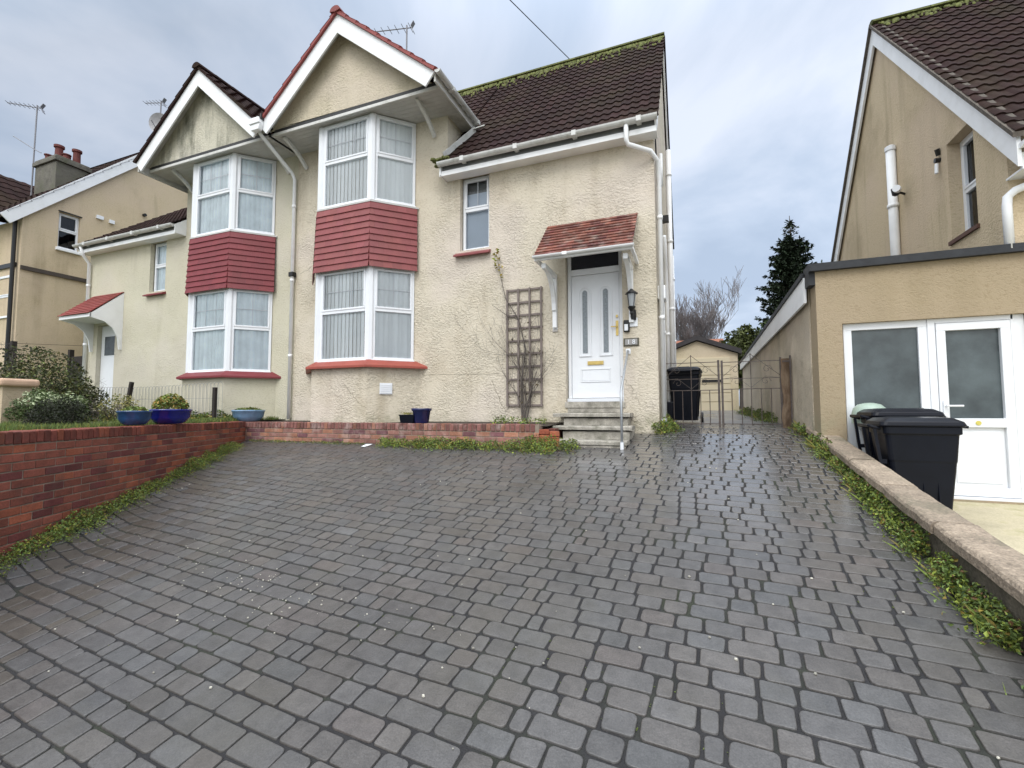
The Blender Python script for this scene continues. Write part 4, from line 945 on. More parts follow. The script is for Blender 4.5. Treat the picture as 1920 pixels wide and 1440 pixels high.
# ------------------------------------------------------------ vegetation strips
def greens(rn_):
    q = rn_.random(); t_ = rn_.uniform(.55, 1.45)
    if q < .55: return (t_*1.0, t_*1.0, t_*1.0)
    if q < .84: return (t_*1.7, t_*1.45, t_*.9)
    if q < .90: return (t_*.55, t_*.62, t_*.7)
    if q < .95: return (t_*1.2, t_*.45, t_*.9)
    return (t_*2.0, t_*1.05, t_*.8)
def weeds(name, label, pts, n, height, width, seed, size=(.02, .045), cols=greens, Y0fix=False):
    """leafy weeds scattered along a polyline on the ground; density and height vary in clumps"""
    rn_ = random.Random(seed); b_ = MB(); segs_ = []; tot = 0
    for p, q in zip(pts, pts[1:]): l = (Vector(q[:2])-Vector(p[:2])).length; segs_.append((tot, l, p, q)); tot += l
    k = 0
    while k < n:
        s_ = rn_.uniform(0, tot)
        dens = max(.03, .48+.75*noise.noise((s_*1.3, seed, 0))+.45*noise.noise((s_*4.3, seed, 3)))
        if rn_.random() > dens*1.3: continue
        k += 1
        a, l, p, q = [z for z in segs_ if z[0] <= s_][-1]; f = (s_-a)/l
        P_ = Vector(p)*(1-f)+Vector(q)*f
        dirp = (Vector(q)-Vector(p)); dirp.z = 0; dirp.normalize(); side = Vector((dirp.y, -dirp.x, 0))
        o_ = abs(rn_.gauss(0, .42))*width*(.6+dens*.6); hmax = height*(.35+dens)*max(.12, 1-o_/width/1.3)
        z = rn_.uniform(0, 1)**.8*hmax
        x_, y_ = P_.x+side.x*o_, P_.y+side.y*o_
        base = ground_z(y_) if len(p) < 4 else p[3]
        if rn_.random() < .05:
            h2 = rn_.uniform(.3, .9)*hmax+.02; lx, ly_ = rn_.gauss(0, .03), rn_.gauss(0, .03); zb_ = (P_.z if Y0fix else drive_z(x_, y_)); a_ = rn_.uniform(0, 3.14); w2 = .0025; tq = rn_.uniform(.7, 1.5); cc = (tq*1.3, tq*1.2, tq) if rn_.random() < .6 else (tq*2.2, tq*1.3, tq*1.4)
            b_.face([(x_-w2*math.cos(a_), y_-w2*math.sin(a_), zb_), (x_+w2*math.cos(a_), y_+w2*math.sin(a_), zb_), (x_+lx+w2*.6, y_+ly_, zb_+h2*.6), (x_+lx*2.2, y_+ly_*2.2, zb_+h2)], cc); continue
        leaf(b_, (x_, y_, (P_.z if Y0fix else drive_z(x_, y_))+z+.008), rn_.uniform(*size), rn_, cols(rn_), .25, asp=.62)
    return tag(b_.build(name, leafm), label, 'weeds', kind='stuff')
gz = ground_z
weeds('weeds', 'bright green weeds along the foot of the long brick wall', [(WA[0]+WU[0]*q+.01, WA[1]+WU[1]*q, drive_z(WA[0]+WU[0]*q, WA[1]+WU[1]*q)) for q in (6.0, 5.4, 4.8, 4, 3, 2, 1.2, .5)], 11000, .15, .24, 51, (.012, .028))
weeds('weeds', 'green weeds along the foot of the low bed wall by the steps', [(-4.7, 6.20, gz(6.2)), (-3.4, 6.20, gz(6.2)), (-1.75, 6.2, gz(6.2)), (-1.55, 6.38, gz(6.4))], 7500, .18, .24, 52, (.014, .036))
weeds('weeds', 'small weeds at the inner corner of the two brick walls', [(-7.6, 6.2, gz(6.2)), (-5.0, 6.2, gz(6.2))], 900, .05, .08, 57, (.012, .025))
weeds('weeds', 'ivy like weeds along the foot of the right boundary wall', [(1.44, 7.5, gz(7.5)), (1.44, 5, gz(5)), (1.44, 3.9, gz(3.9))], 6500, .20, .14, 53, (.014, .034))
weeds('weeds', 'fern like weeds hanging from the near part of the right boundary wall', [(1.44, 3.75, gz(3.75)), (1.44, 3.0, gz(3.0))], 1700, .20, .15, 58, (.014, .036))
weeds('weeds', 'weeds in the bottom right corner below the boundary wall', [(1.44, 2.75, gz(2.75)), (1.44, 2.1, gz(2.1))], 1600, .17, .14, 59, (.014, .034))
weeds('weeds', 'clump of weeds at the corner of the house by the drainpipe', [(-.60, 7.28, gz(7.28)), (-.40, 7.45, gz(7.45)), (-.42, 8.2, gz(8.2))], 1500, .22, .20, 54)
weeds('weeds', 'dark weeds along the long side wall beyond the gates', [(1.40, 15, gz(15)), (1.40, 9.3, gz(9.3))], 3000, .20, .28, 55, cols=lambda r_: (.6, .55, .5) if r_.random() < .6 else greens(r_))
weeds('weeds', 'weeds beside the wooden gate post at the wall end', [(1.50, 8.3, gz(8)+.0), (1.50, 7.2, gz(7.3))], 900, .20, .14, 56)

# lawn grass (uncountable) as blades
rn = random.Random(60); b = MB()
for k in range(24000):
    Y = rn.uniform(1.0, 7.2); X = lawn_edge(Y)+.02-(abs(rn.gauss(0, .5)) if rn.random() < .6 else rn.uniform(0, 6))
    if noise.noise((X*.9, Y*.9, 1)) < -.28: continue
    hh = rn.uniform(.03, .085); a = rn.uniform(0, 6.28); w_ = rn.uniform(.004, .008); le = rn.uniform(-.03, .03); z = lawn_z(Y)
    t = rn.uniform(.5, 1.2); q = rn.random(); col = (t*1.0, t*1.0, t) if q < .7 else ((t*1.9, t*1.35, t*1.1) if q < .9 else (t*.6, t*.6, t*.6))
    b.face([(X-w_*math.cos(a), Y-w_*math.sin(a), z), (X+w_*math.cos(a), Y+w_*math.sin(a), z), (X+le, Y+le*.6, z+hh)], col)
tag(b.build('grass', leafm), 'short untidy grass on the raised front lawn', 'grass', kind='stuff')
weeds('ground_cover', 'low tangled plants in the bed in front of the left bay', [(-14.2, 6.2, lawn_z(6)), (-8.3, 6.7, lawn_z(6.7))], 6500, .20, .9, 61, (.03, .07), Y0fix=True, cols=lambda r_: (lambda t: (t, t, t) if r_.random() < .5 else ((t*1.9, t*1.1, t) if r_.random() < .5 else (t*.5, t*.5, t*.5)))(r_.uniform(.6, 1.3)))
weeds('bed_weeds', 'sparse weeds growing in the narrow bed under the trellis', [(-3.0, 6.9, 1.25), (-2.1, 6.9, 1.25)], 350, .14, .3, 62, Y0fix=True)

def shrub(name, label, c, r, n, seed, size, cols, stems=7, flat=.0, lm=leafm):
    t_ = thing(name, label, 'shrub'); rn_ = random.Random(seed); b_ = MB(); tips = []
    for k in range(stems): branch(b_, (c[0]+rn_.uniform(-.15, .15), c[1]+rn_.uniform(-.15, .15), c[2]-r[2]), (rn_.gauss(0, .6), rn_.gauss(0, .6), 1), r[2]*1.1, .02, 3, rn_, .7, 4, .1, tips=tips)
    b_.build('stems', barkm, t_)
    b_ = MB()
    for k in range(n):
        while True:
            q = Vector((rn_.uniform(-1, 1), rn_.uniform(-1, 1), rn_.uniform(-1, 1)))
            l = q.length
            if l > 1 or l < .25: continue
            dn = noise.noise((q.x*2.2+seed, q.y*2.2, q.z*2.2))
            if l < .72+.5*dn+.2 and rn_.random() < .35+.65*l: break
        p = Vector(c)+Vector((q.x*r[0], q.y*r[1], q.z*r[2]))
        leaf(b_, p, rn_.uniform(*size), rn_, cols(rn_, q), .1, asp=.5)
    b_.build('foliage', lm, t_)
    return t_
dkc = lambda r_, q: (lambda t: (t*.30, t*.27, t*.28) if r_.random() < .66 else ((t*.95, t*.62, t*.75) if r_.random() < .5 else (t*1.15, t*1.0, t*1.1)))(r_.uniform(.5, 1.35))
shrub('shrub', 'large dark bushy shrub in front of the far left house', (-13.1, 5.3, 1.85), (1.7, .9, 1.0), 9000, 71, (.04, .09), dkc)
shrub('shrub', 'small dark shrub beside the white corner pipe on the left', (-12.45, 5.9, 1.62), (.7, .5, .55), 2600, 72, (.04, .08), dkc)
var = lambda r_, q: ((3.8, 3.0, 7.0) if q.z > .25 and r_.random() < .5 else (.55, .55, .6)) if r_.random() < .6 else (.45, .5, .5)
shrub('shrub', 'variegated cream edged shrub arching over the dark mound', (-10.45, 4.55, 1.50), (.95, .45, .36), 3000, 73, (.035, .075), var)
t = shrub('shrub', 'low nearly black rounded mound of foliage on the lawn', (-9.35, 4.2, 1.36), (.56, .36, .34), 5200, 74, (.02, .045), lambda r_, q: (.10, .09, .12) if r_.random() < .9 else (.3, .3, .36))
shrub('shrub', 'pale brown dry shrub left of the blue bowls', (-11.0, 5.9, 1.5), (.5, .35, .35), 1100, 75, (.03, .06), lambda r_, q: (2.4, 1.5, 2.0) if r_.random() < .6 else (.8, .7, .6))

# left coping pillar at the frame edge
t = thing('garden_pillar', 'low rendered pillar with rounded peach coping at the left edge', 'pillar')
b = MB(); b.box(-12.9, -11.12, 4.22, 4.6, 1.1, 1.90); b.build('pillar_body', tan, t)
b = MB(); b.box(-13.0, -11.02, 4.14, 4.68, 1.90, 2.04); b.build('coping', mat('peach_coping', (.56, .38, .27), .8, .12, 6), t, bevel=.05, seg=3)

# ------------------------------------------------------------ pots
def bowl(name, label, x, y, z, r, h, m_, prof=None, plant=None, seed=1, cols=greens, grp=None):
    t_ = thing(name, label, 'plant pot', grp); b_ = MB()
    pf = prof or [(.55, 0), (.75, .12), (.95, .45), (1.0, .85), (1.04, .88), (1.05, 1.0), (.97, 1.0), (.95, .9)]
    b_.lathe((x, y, z), [(r*a, h*c) for a, c in pf], 28); b_.face([(x+r*.55*math.cos(2*PI*k/28), y+r*.55*math.sin(2*PI*k/28), z+.001) for k in range(28)])
    b_.build('pot_body', m_, t_, smooth=True)
    b_ = MB(); b_.face([(x+r*.955*math.cos(2*PI*k/20), y+r*.955*math.sin(2*PI*k/20), z+h*.9) for k in range(20)]); b_.build('potting_soil', soil, t_)
    if plant:
        rn_ = random.Random(seed); b_ = MB()
        for k in range(plant[0]):
            a = rn_.uniform(0, 6.28); q = r*math.sqrt(rn_.random())*plant[2]; hh = plant[1]*(1-.6*(q/(r*plant[2]))**2)*rn_.random()**.6
            leaf(b_, (x+q*math.cos(a), y+q*math.sin(a), z+h*.9+hh), rn_.uniform(.03, .06), rn_, cols(rn_), .1)
        b_.build('plant', leafm, t_)
    return t_
zl = lawn_z(4.6)
bowl('plant_pot', 'teal blue glazed bowl, left of the two bowls on the long wall', -6.42, 3.62, 1.292, .172, .175, pott, plant=(160, .07, .8), seed=2)
bowl('plant_pot', 'royal blue glazed bowl with a bushy green plant', -6.74, 4.24, 1.288, .24, .20, potb, plant=(900, .24, .85), seed=3, cols=lambda r_: (lambda t: (t*1.3, t*1.1, t*.8) if r_.random() < .5 else ((t*2.6, t*1.2, t*1.2) if r_.random() < .45 else (t, t, t)))(r_.uniform(.7, 1.3)))
bowl('plant_pot', 'pale blue glazed bowl at the corner of the brick walls', -7.98, 6.45, 1.265, .275, .22, potl, plant=(420, .07, .85), seed=4)
bowl('plant_pot', 'navy blue flared pot on the low brick wall below the bay', -4.07, 6.40, 1.266, .15, .235, potn, prof=[(.72, 0), (.78, .05), (.95, .8), (1.08, .86), (1.1, 1.0), (1.0, 1.0), (.95, .9)])
t = thing('plant_trough', 'small black plastic trough beside the navy pot', 'plant pot')
b = MB(); b.loft([[(x_, y_, z_) for x_, y_ in ((-4.27-a, 6.34-a*.5), (-4.27-.0+a-.0+.0-.27+.27, 6.34-a*.5), (-4.27+a, 6.50+a*.5), (-4.27-a, 6.50+a*.5))] for a, z_ in ((.12, 1.266), (.135, 1.38), (.145, 1.385), (.145, 1.40))], True); b.build('trough_body', black_pl, t)
rn = random.Random(9); b = MB()
for k in range(60): leaf(b, (-4.34+rn.uniform(-.1, .1), 6.42+rn.uniform(-.06, .06), 1.41+rn.uniform(0, .02)), .035, rn, (2.5, 1.6, 1.8))
b.build('dead_leaves', leafm, t)

# ------------------------------------------------------------ wire lawn fence
t = thing('wire_fence', 'low looped wire border fence with two dark posts in front of the left bay', 'fence')
for X, tilt, zt_ in ((-11.45, .13, 2.10), (-8.72, 0.0, 1.93)):
    b = MB(); b.beam((X-tilt*.5, 6.3, 1.2), (X+tilt, 6.3, zt_), .07, .06, (0, 1, 0)); b.build('fence_post', wood_dk, t)
b = MB(); X = -13.4
while X < -8.6:
    zt_ = 2.02-.03*math.sin(X); z0 = 1.22; r_ = .07
    b.tube([(X, 6.32, z0), (X, 6.32, zt_-.06), (X+.03, 6.32, zt_-.015), (X+r_, 6.32, zt_), (X+2*r_-.03, 6.32, zt_-.015), (X+2*r_, 6.32, zt_-.06), (X+2*r_, 6.32, z0)], .004, 4, False); X += .105
for z in (1.42, 1.72): b.tube([(-13.4, 6.325, z), (-8.6, 6.325, z)], .004, 4)
b.build('wire_mesh', mat('galvanised_wire', (.30, .30, .29), .6), t)
t = thing('side_gate', 'dark slatted side gate between the two left houses', 'gate')
b = MB()
for X in (-16.05, -15.36): b.box(X-.05, X+.05, 7.36, 7.46, 1.2, 3.18 if X < -16 else 3.42)
b.build('gate_post', wood_dk, t)
b = MB()
for k in range(6): b.box(-15.98+k*.105, -15.885+k*.105, 7.39, 7.42, 1.28, 2.98)
b.build('gate_boards', wood_dk, t)
t = thing('post_and_wire_fence', 'single dark post with thin wires in front of the tan house wall', 'fence')
b = MB(); b.box(-15.62, -15.52, 6.0, 6.1, 1.2, 3.20); b.build('fence_post', wood_dk, t)
b = MB()
for z in (3.15,): b.tube([(-18.5, 6.0, z-.02), (-15.57, 6.05, z), (-15.40, 7.36, z+.1)], .006, 4)
b.build('fence_wire', blackm, t)

# ------------------------------------------------------------ far left tan house
tl = thing('tan_house', 'tan rendered house on the far left with white bargeboard and a chimney', 'house')
XL = -17.3; rzl = lambda Y: 7.0+(Y-6.5)*1.04; YR = 10.5
b = MB(); P = lambda u, v_, d_: (XL-d_, u, v_)
wall_holes(b, P, 6.75, 14.2, 1.0, 6.9, [(7.35, 7.95, 6.10-.02, 6.9, .12)]) if 0 else None
hw0, hw1, hz0, hz1 = 7.53, 8.04, 6.30, 7.38
# wall faces around the window, gable above
wall_holes(b, P, 7.2, 8.4, 5.62, 7.60, [(hw0, hw1, hz0, hz1, .10)])
b.face([(XL, 6.75, 5.62), (XL, 7.2, 5.62), (XL, 7.2, rzl(7.2)-.1), (XL, 6.75, rzl(6.75)-.1)])
b.face([(XL, 6.75, 1), (XL, 14.2, 1), (XL, 14.2, 5.62), (XL, 6.75, 5.62)]); b.face([(XL, 8.4, 5.62), (XL, 14.2, 5.62), (XL, 14.2, rzl(6.8)), (XL, YR, rzl(YR)-.1), (XL, 8.4, rzl(8.4)-.1)])
b.face([(XL, 7.2, 7.60), (XL, 8.4, 7.60), (XL, 8.4, rzl(8.4)-.1), (XL, 7.2, rzl(7.2)-.1)])
b.face([(XL-8, 6.75, 1), (XL, 6.75, 1), (XL, 6.75, 6.85), (XL-8, 6.75, 6.85)])
b.build('wall', tan, tl)
b = MB(); V = Vector((0, 1, 1.02)).normalized()
roof_plane(b, (XL-8, 6.42, rzl(6.42)), (1, 0, 0), V, 8.12, math.hypot(YR-6.42, rzl(YR)-rzl(6.42)), .33, .3, .02, .022, rn=random.Random(80), du=5, cvar=.06)
b.face([(XL-8, YR, rzl(YR)), (XL+.12, YR, rzl(YR)), (XL+.12, 14.6, rzl(6.42)), (XL-8, 14.6, rzl(6.42))])
# front cross wing
V2 = Vector((-1, 0, .95)).normalized(); roof_plane(b, (-18.45, 5.6, 6.95), (0, 1, 0), V2, 3.6, 3.2, .33, .3, .02, .022, rn=random.Random(81), du=5)
b.build('roof', tile_dk, tl)
b = MB(); b.box(XL-8, XL+.02, 6.30, 6.36, 6.76, 6.88); b.tube([(XL-.14, 6.66, 6.8), (XL-.14, 6.66, 1.2)], .05, 8); b.box(XL-2, XL-.15, 6.70, 6.745, 5.5, 5.62)
b.build('black_gutter', blackm, tl)
b = MB(); p = Vector((XL+.09, 6.36, rzl(6.36)-.16)); q = Vector((XL+.09, YR, rzl(YR)-.16)); b.beam(p, q, .035, .29, (0, 0, 1)); b.beam(q, (XL+.09, 14.6, rzl(6.42)-.16), .035, .29, (0, 0, 1)); b.build('bargeboard', wpaint, tl)
b = MB(); b.box(XL, XL+.05, 6.76, 14.2, 5.42, 5.53); b.build('string_course', mat('dark_band', (.07, .055, .045), .8, .2, 5), tl)
window(tl, (XL-.08, hw0), (XL-.08, hw1), hz0+.01, hz1-.01, .52, 0, 0, 'dark')
b = MB(); b.box(XL-.08, XL+.07, hw0-.05, hw1+.05, hz0-.09, hz0); b.build('window_sill', wpaint, tl, bevel=.01)
b = MB(); b.box(XL, XL+.03, hw0-.02, hw1+.03, hz1-.0, hz1+.03); b.build('window_head', blackm, tl)
b = MB(); b.box(XL, XL+.06, 8.42, 8.60, 7.52, 7.63); b.build('white_vent', upvc, tl)
b = MB(); b.box(XL, XL+.06, 8.76, 8.90, 7.50, 7.61); b.build('white_vent', upvc, tl)
b = MB(); b.tube([(XL, 9.75, 8.15), (XL+.10, 9.75, 8.15)], .05, 10); b.build('round_vent', blackm, tl)
window(tl, (-18.4, 6.74), (-17.62, 6.74), 4.1, 5.3, .5, 0, 0, 'dark')
chm = mat('chimney_render', (.15, .14, .115), .9, .3, 5, bump=.8, bscale=25, bdist=.015, stain=(.06, .07, .03), stain_scale=2.5, stain_amt=.8)
b = MB(); b.box(-19.8, -18.6, 7.95, 8.8, 7.6, 9.42); b.box(-19.86, -18.54, 7.89, 8.86, 9.42, 9.55); b.box(-19.82, -18.58, 7.93, 8.82, 9.55, 9.62); ch = b.build('chimney', chm, tl, bevel=.015)
for k, (x_, y_, h_, r_) in enumerate(((-19.55, 8.2, .28, .10), (-19.3, 8.5, .36, .11), (-19.05, 8.2, .50, .125), (-18.8, 8.55, .48, .12), (-19.42, 8.1, .22, .1), (-18.72, 8.25, .16, .11))):
    b = MB(); b.lathe((x_, y_, 9.62), [(r_, 0), (r_*.86, h_*.1), (r_*.8, h_*.8), (r_*1.1, h_*.86), (r_*1.1, h_), (r_*.7, h_)], 14, True); b.build('chimney_pot', tile_old, ch, smooth=False)
tile_red_pot = mat('dark_clay_pot', (.13, .032, .026), .7, .25, 6)
for o in COL.objects:
    if o.name.startswith('chimney_pot'): o.data.materials[0] = tile_red_pot

# aerials
def yagi(name, label, base, top, heading, boom, els, second=None, dish=None, mount=None):
    t_ = thing(name, label, 'aerial'); b_ = MB(); b_.tube([base, top], .022, 6); b_.build('mast', aerm, t_)
    h_ = Vector((math.cos(heading), math.sin(heading), .06)).normalized(); s_ = Vector((-h_.y, h_.x, 0)).normalized(); T = Vector(top)-Vector((0, 0, .08)); b_ = MB()
    b_.tube([T-h_*boom*.15, T+h_*boom*.85], .014, 5)
    for k in range(els):
        c = T+h_*boom*(-.1+.93*k/(els-1)); L = .17-.06*k/els; b_.tube([c-s_*L, c+s_*L], .008, 4)
        if k == 1:
            for u_ in (-1, 1): b_.beam(T-h_*boom*.12+Vector((0, 0, .02)), T-h_*boom*.12+Vector((0, 0, .15*u_))-h_*.08, .012, .12, tuple(s_))
    b_.build('antenna', aerm, t_)
    if second:
        b_ = MB(); b_.tube(second, .014, 5); b_.build('rod', aerm, t_)
    return t_
yagi('tv_aerial', 'tall mast aerial by the far left chimney with a long slanting rod', (-19.95, 7.95, 8.3), (-19.9, 7.95, 11.55), R(215), .95, 8, second=[(-21.7, 8.1, 11.0), (-19.9, 7.95, 10.05), (-19.5, 7.95, 9.85)])
yagi('tv_aerial', 'aerial on a short mast above the satellite dish', (-17.75, 10.4, 10.5), (-17.75, 10.4, 12.75), R(195), .75, 6)
yagi('tv_aerial', 'aerial showing above the red gable roof', (-7.05, 10.17, 9.5), (-7.05, 10.17, 12.0), R(190), 1.1, 6)
t = thing('satellite_dish', 'grey satellite dish behind the left gable', 'satellite dish')
b = MB(); c = Vector((-17.70, 10.32, 11.85)); nd_ = Vector((.35, -.9, -.15)).normalized(); a_ = nd_.orthogonal().normalized(); b_ = nd_.cross(a_)
rings = [[c+nd_*(-.10+.10*(q**2))+(a_*math.cos(2*PI*k/20)+b_*math.sin(2*PI*k/20))*.36*q for k in range(20)] for q in (.02, .35, .7, 1.0)]
b.loft(rings, False); b.build('dish', mat('dish_grey', (.42, .41, .42), .5, .15, 6), t, smooth=True)
b = MB(); b.tube([c-nd_*.08, c-nd_*.1-Vector((0, 0, .5)), (-17.72, 10.4, 10.9)], .02, 6); b.tube([c-Vector((0, 0, .33)), c+nd_*.35-Vector((0, 0, .05))], .012, 5); b.build('dish_arm', aerm, t)
# telephone wire
t = MB(); P0 = Vector((-2.30, 10.17, 9.66)); P1 = Vector((-1.14, 3.2, 5.33))
def wire_pt(k): return P0+(P1-P0)*k
t = MB(); P0 = Vector((-2.49, 10.17, 9.68)); P1 = Vector((-3.20, 8.0, 9.56)); D_ = (P1-P0)
pts = [P0+D_*k for k in (0, .5, 1, 2, 3, 4, 6, 8)]; pts = [p-Vector((0, 0, .0)) for p in pts]
t.tube(pts, .009, 5); tag(t.build('telephone_wire', blackm), 'thin black telephone wire crossing the sky down to the mossy ridge', 'wire')

# ------------------------------------------------------------ right neighbour
rh = thing('tan_house', 'tan rendered neighbour on the right with flat roofed porch and white doors', 'house')
XR = 3.3; YRR = 9.95; ZRR = 8.53; sl = 1.135; rzr = lambda Y: ZRR-(abs(Y-YRR))*sl
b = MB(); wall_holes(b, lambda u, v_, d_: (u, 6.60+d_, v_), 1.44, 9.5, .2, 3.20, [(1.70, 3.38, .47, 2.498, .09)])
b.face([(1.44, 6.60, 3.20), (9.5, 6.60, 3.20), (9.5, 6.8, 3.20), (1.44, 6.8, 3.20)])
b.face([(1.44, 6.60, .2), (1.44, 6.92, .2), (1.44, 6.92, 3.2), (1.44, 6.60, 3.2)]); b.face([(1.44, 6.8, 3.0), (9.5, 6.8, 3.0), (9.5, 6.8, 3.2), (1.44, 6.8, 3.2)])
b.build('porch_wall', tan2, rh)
b = MB(); b.face([(1.425, 6.92, .6), (1.425, 15.6, .6), (1.425, 15.6, 2.95), (1.425, 6.92, 3.12)]); b.face([(1.425, 6.92, .6), (1.44, 6.92, .6), (1.44, 6.92, 3.1), (1.425, 6.92, 3.1)]); b.face([(1.425, 15.6, .6), (6, 15.6, .6), (6, 15.6, 2.95), (1.425, 15.6, 2.95)]); b.build('side_wall', peb, rh)
b = MB(); b.box(1.37, 9.5, 6.53, 6.60, 3.16, 3.25); b.box(1.37, 9.5, 6.60, 6.86, 3.20, 3.265); b.box(1.37, 1.44, 6.60, 6.80, 3.0, 3.20)
b.hexa([(1.34, 6.86, 3.16), (3.3, 6.86, 3.16), (3.3, 15.7, 2.87), (1.34, 15.7, 2.87), (1.34, 6.86, 3.225), (3.3, 6.86, 3.225), (3.3, 15.7, 2.93), (1.34, 15.7, 2.93)])
b.build('porch_roof', mat('black_felt', (.022, .024, .028), .6, .3, 8, bump=.3, bscale=30), rh)
b = MB(); b.hexa([(1.36, 6.84, 2.83), (1.39, 6.84, 2.83), (1.39, 15.6, 2.70), (1.36, 15.6, 2.70), (1.36, 6.84, 3.158), (1.39, 6.84, 3.158), (1.39, 15.6, 2.868), (1.36, 15.6, 2.868)]); b.build('fascia', wpaint, rh)
b = MB(); b.face([(XR, 6.62, 2.9), (XR, 6.62, rzr(6.62)-.08), (XR, YRR, ZRR-.08), (XR, 13.8, rzr(13.8)-.08), (XR, 13.8, 2.9)]) if 0 else None
P = lambda u, v_, d_: (XR+d_, u, v_)
wy0, wy1, wz0, wz1 = 7.22, 7.84, 3.72, 5.06
b = MB(); wall_holes(b, P, 7.1, 8.4, 2.9, 5.12, [(wy0, wy1, wz0, wz1, .16)])
b.face([(XR, 6.62, 2.9), (XR, 7.1, 2.9), (XR, 7.1, rzr(7.1)-.06), (XR, 6.62, rzr(6.62)-.06)])
b.face([(XR, 7.1, 5.12), (XR, 8.4, 5.12), (XR, 8.4, rzr(8.4)-.06), (XR, 7.1, rzr(7.1)-.06)])
b.face([(XR, 8.4, 2.9), (XR, 14, 2.9), (XR, 14, rzr(14)-.08), (XR, YRR, ZRR-.08), (XR, 8.4, rzr(8.4)-.08)])
b.face([(XR, 6.62, 2.9), (9.5, 6.62, 2.9), (9.5, 6.62, 4.5), (XR, 6.62, 4.5)])
b.build('gable_wall', tan, rh)
b = MB(); b.box(XR-.03, XR+.16, wy0-.03, wy1+.03, wz0-.05, wz0); b.build('window_sill', mat('dark_sill', (.10, .05, .035), .7, .2, 5), rh)
window(rh, (XR+.14, wy1), (XR+.14, wy0), wz0, wz1, .47, 0, 0, 'dark', fw=.07)
b = MB(); V = Vector((0, 1, sl)).normalized(); lv = math.hypot(YRR-6.28, ZRR-rzr(6.28))
roof_plane(b, (XR-.10, 6.28, rzr(6.28)), (1, 0, 0), V, 7.2, lv, .24, .17, .018, .022, rn=random.Random(90))
b.face([(XR-.10, YRR, ZRR), (XR+7, YRR, ZRR), (XR+7, 14.2, rzr(14.2)), (XR-.10, 14.2, rzr(14.2))])
rr_ = b.build('roof', tile_dk, rh)
b = MB(); rn = random.Random(91)
X = XR-.1
while X < 10: b.loft([[(xx, YRR+math.cos(a)*.13, ZRR-.03+math.sin(a)*.09) for a in [PI*k/6 for k in range(7)]]+[(xx, YRR, ZRR-.06)] for xx in (X, X+.41)], True, (rn.uniform(.8, 1.2),)*3); X += .42
b.build('ridge_tiles', moss_tile, rr_)
b = MB()
for k in range(260):
    dn = abs(rn.gauss(0, .16)); xx = rn.uniform(XR, XR+3.2); c = Vector((xx, YRR, ZRR))-V*(dn+.03)+Vector((0, -sl, 1)).normalized()*.03; s_ = rn.uniform(.012, .035); tt = rn.uniform(.7, 1.4)
    b.loft([[c+Vector((math.cos(a)*s_*q, math.sin(a)*s_*q*.7, z_+math.sin(a)*s_*q*.8)) for a in [2*PI*i/6 for i in range(6)]] for q, z_ in ((1.1, -.01), (1, .012), (.5, .026))], True, (tt, tt, tt))
tag(b.build('roof_moss', moss_tile, rh), kind='stuff')
b = MB(); Xb = XR-.075
for (ya, yb_) in ((6.30, YRR), (YRR, 14.1)):
    za, zb_ = rzr(ya), rzr(yb_); w_ = .34
    b.hexa([(Xb, ya, za-.05-w_), (Xb+.035, ya, za-.05-w_), (Xb+.035, yb_, zb_-.05-w_), (Xb, yb_, zb_-.05-w_), (Xb, ya, za-.05), (Xb+.035, ya, za-.05), (Xb+.035, yb_, zb_-.05), (Xb, yb_, zb_-.05)])
b.build('bargeboard', wpaint, rh)
b = MB()
for (ya, yb_) in ((6.26, YRR), (YRR, 14.2)):
    za, zb_ = rzr(ya), rzr(yb_); b.hexa([(XR-.12, ya, za-.045), (XR+.05, ya, za-.045), (XR+.05, yb_, zb_-.045), (XR-.12, yb_, zb_-.045), (XR-.12, ya, za+.012), (XR+.05, ya, za+.012), (XR+.05, yb_, zb_+.012), (XR-.12, yb_, zb_+.012)])
b.build('verge_bedding', mat('verge_mortar', (.10, .085, .07), .9, .4, 20, bump=.6, bscale=40), rr_)
b = MB(); b.box(XR-.02, 9.5, 6.34, 6.37, 3.98, 4.16); b.box(XR-.02, 9.5, 6.37, 6.62, 3.98, 4.0); b.build('eaves_board', wpaint, rh)
gutter(rh, (XR-.06, 6.27, 4.24), (9.5, 6.27, 4.24), .06, wpaint)
pipe(rh, [(XR-.07, 9.45, 3.0), (XR-.07, 9.45, 5.92)], .068, wpaint, 'soil_pipe', 1.3)
b = MB(); b.lathe((XR-.07, 9.45, 5.86), [(.08, 0), (.08, .07), (.05, .09)], 12, True); b.build('pipe_cap', upvc, rh)
b = MB(); b.tube([(XR, 9.18, 4.98), (XR-.13, 9.10, 5.0)], .02, 6); b.lathe((XR-.16, 9.06, 4.94), [(.02, -.02), (.05, 0), (.065, .1), (.03, .12)], 10, True); b.build('security_light', blackm, rh)
b = MB(); b.tube([(XR-.16, 8.98, 4.99), (XR-.2, 8.92, 4.99)], .055, 10); b.build('light_lens', upvc, rh)
b = MB(); b.tube([(XR, 8.03, 4.95), (XR-.06, 8.03, 4.95)], .035, 8); b.tube([(XR-.01, 8.03, 5.02), (XR-.04, 8.0, 5.1)], .03, 6); b.build('overflow_pipe', blackm, rh)
b = MB(); b.tube([(XR-.04, 8.03, 4.90), (XR-.05, 8.02, 4.76)], .022, 8); b.build('overflow_spout', upvc, rh)
pipe(rh, [(XR+.75, 6.50, 4.12), (XR+.02, 6.56, 3.84), (XR-.04, 6.57, 3.78), (XR-.05, 6.57, 3.68), (XR-.05, 6.57, 3.2)], .042, wpaint, 'downpipe')
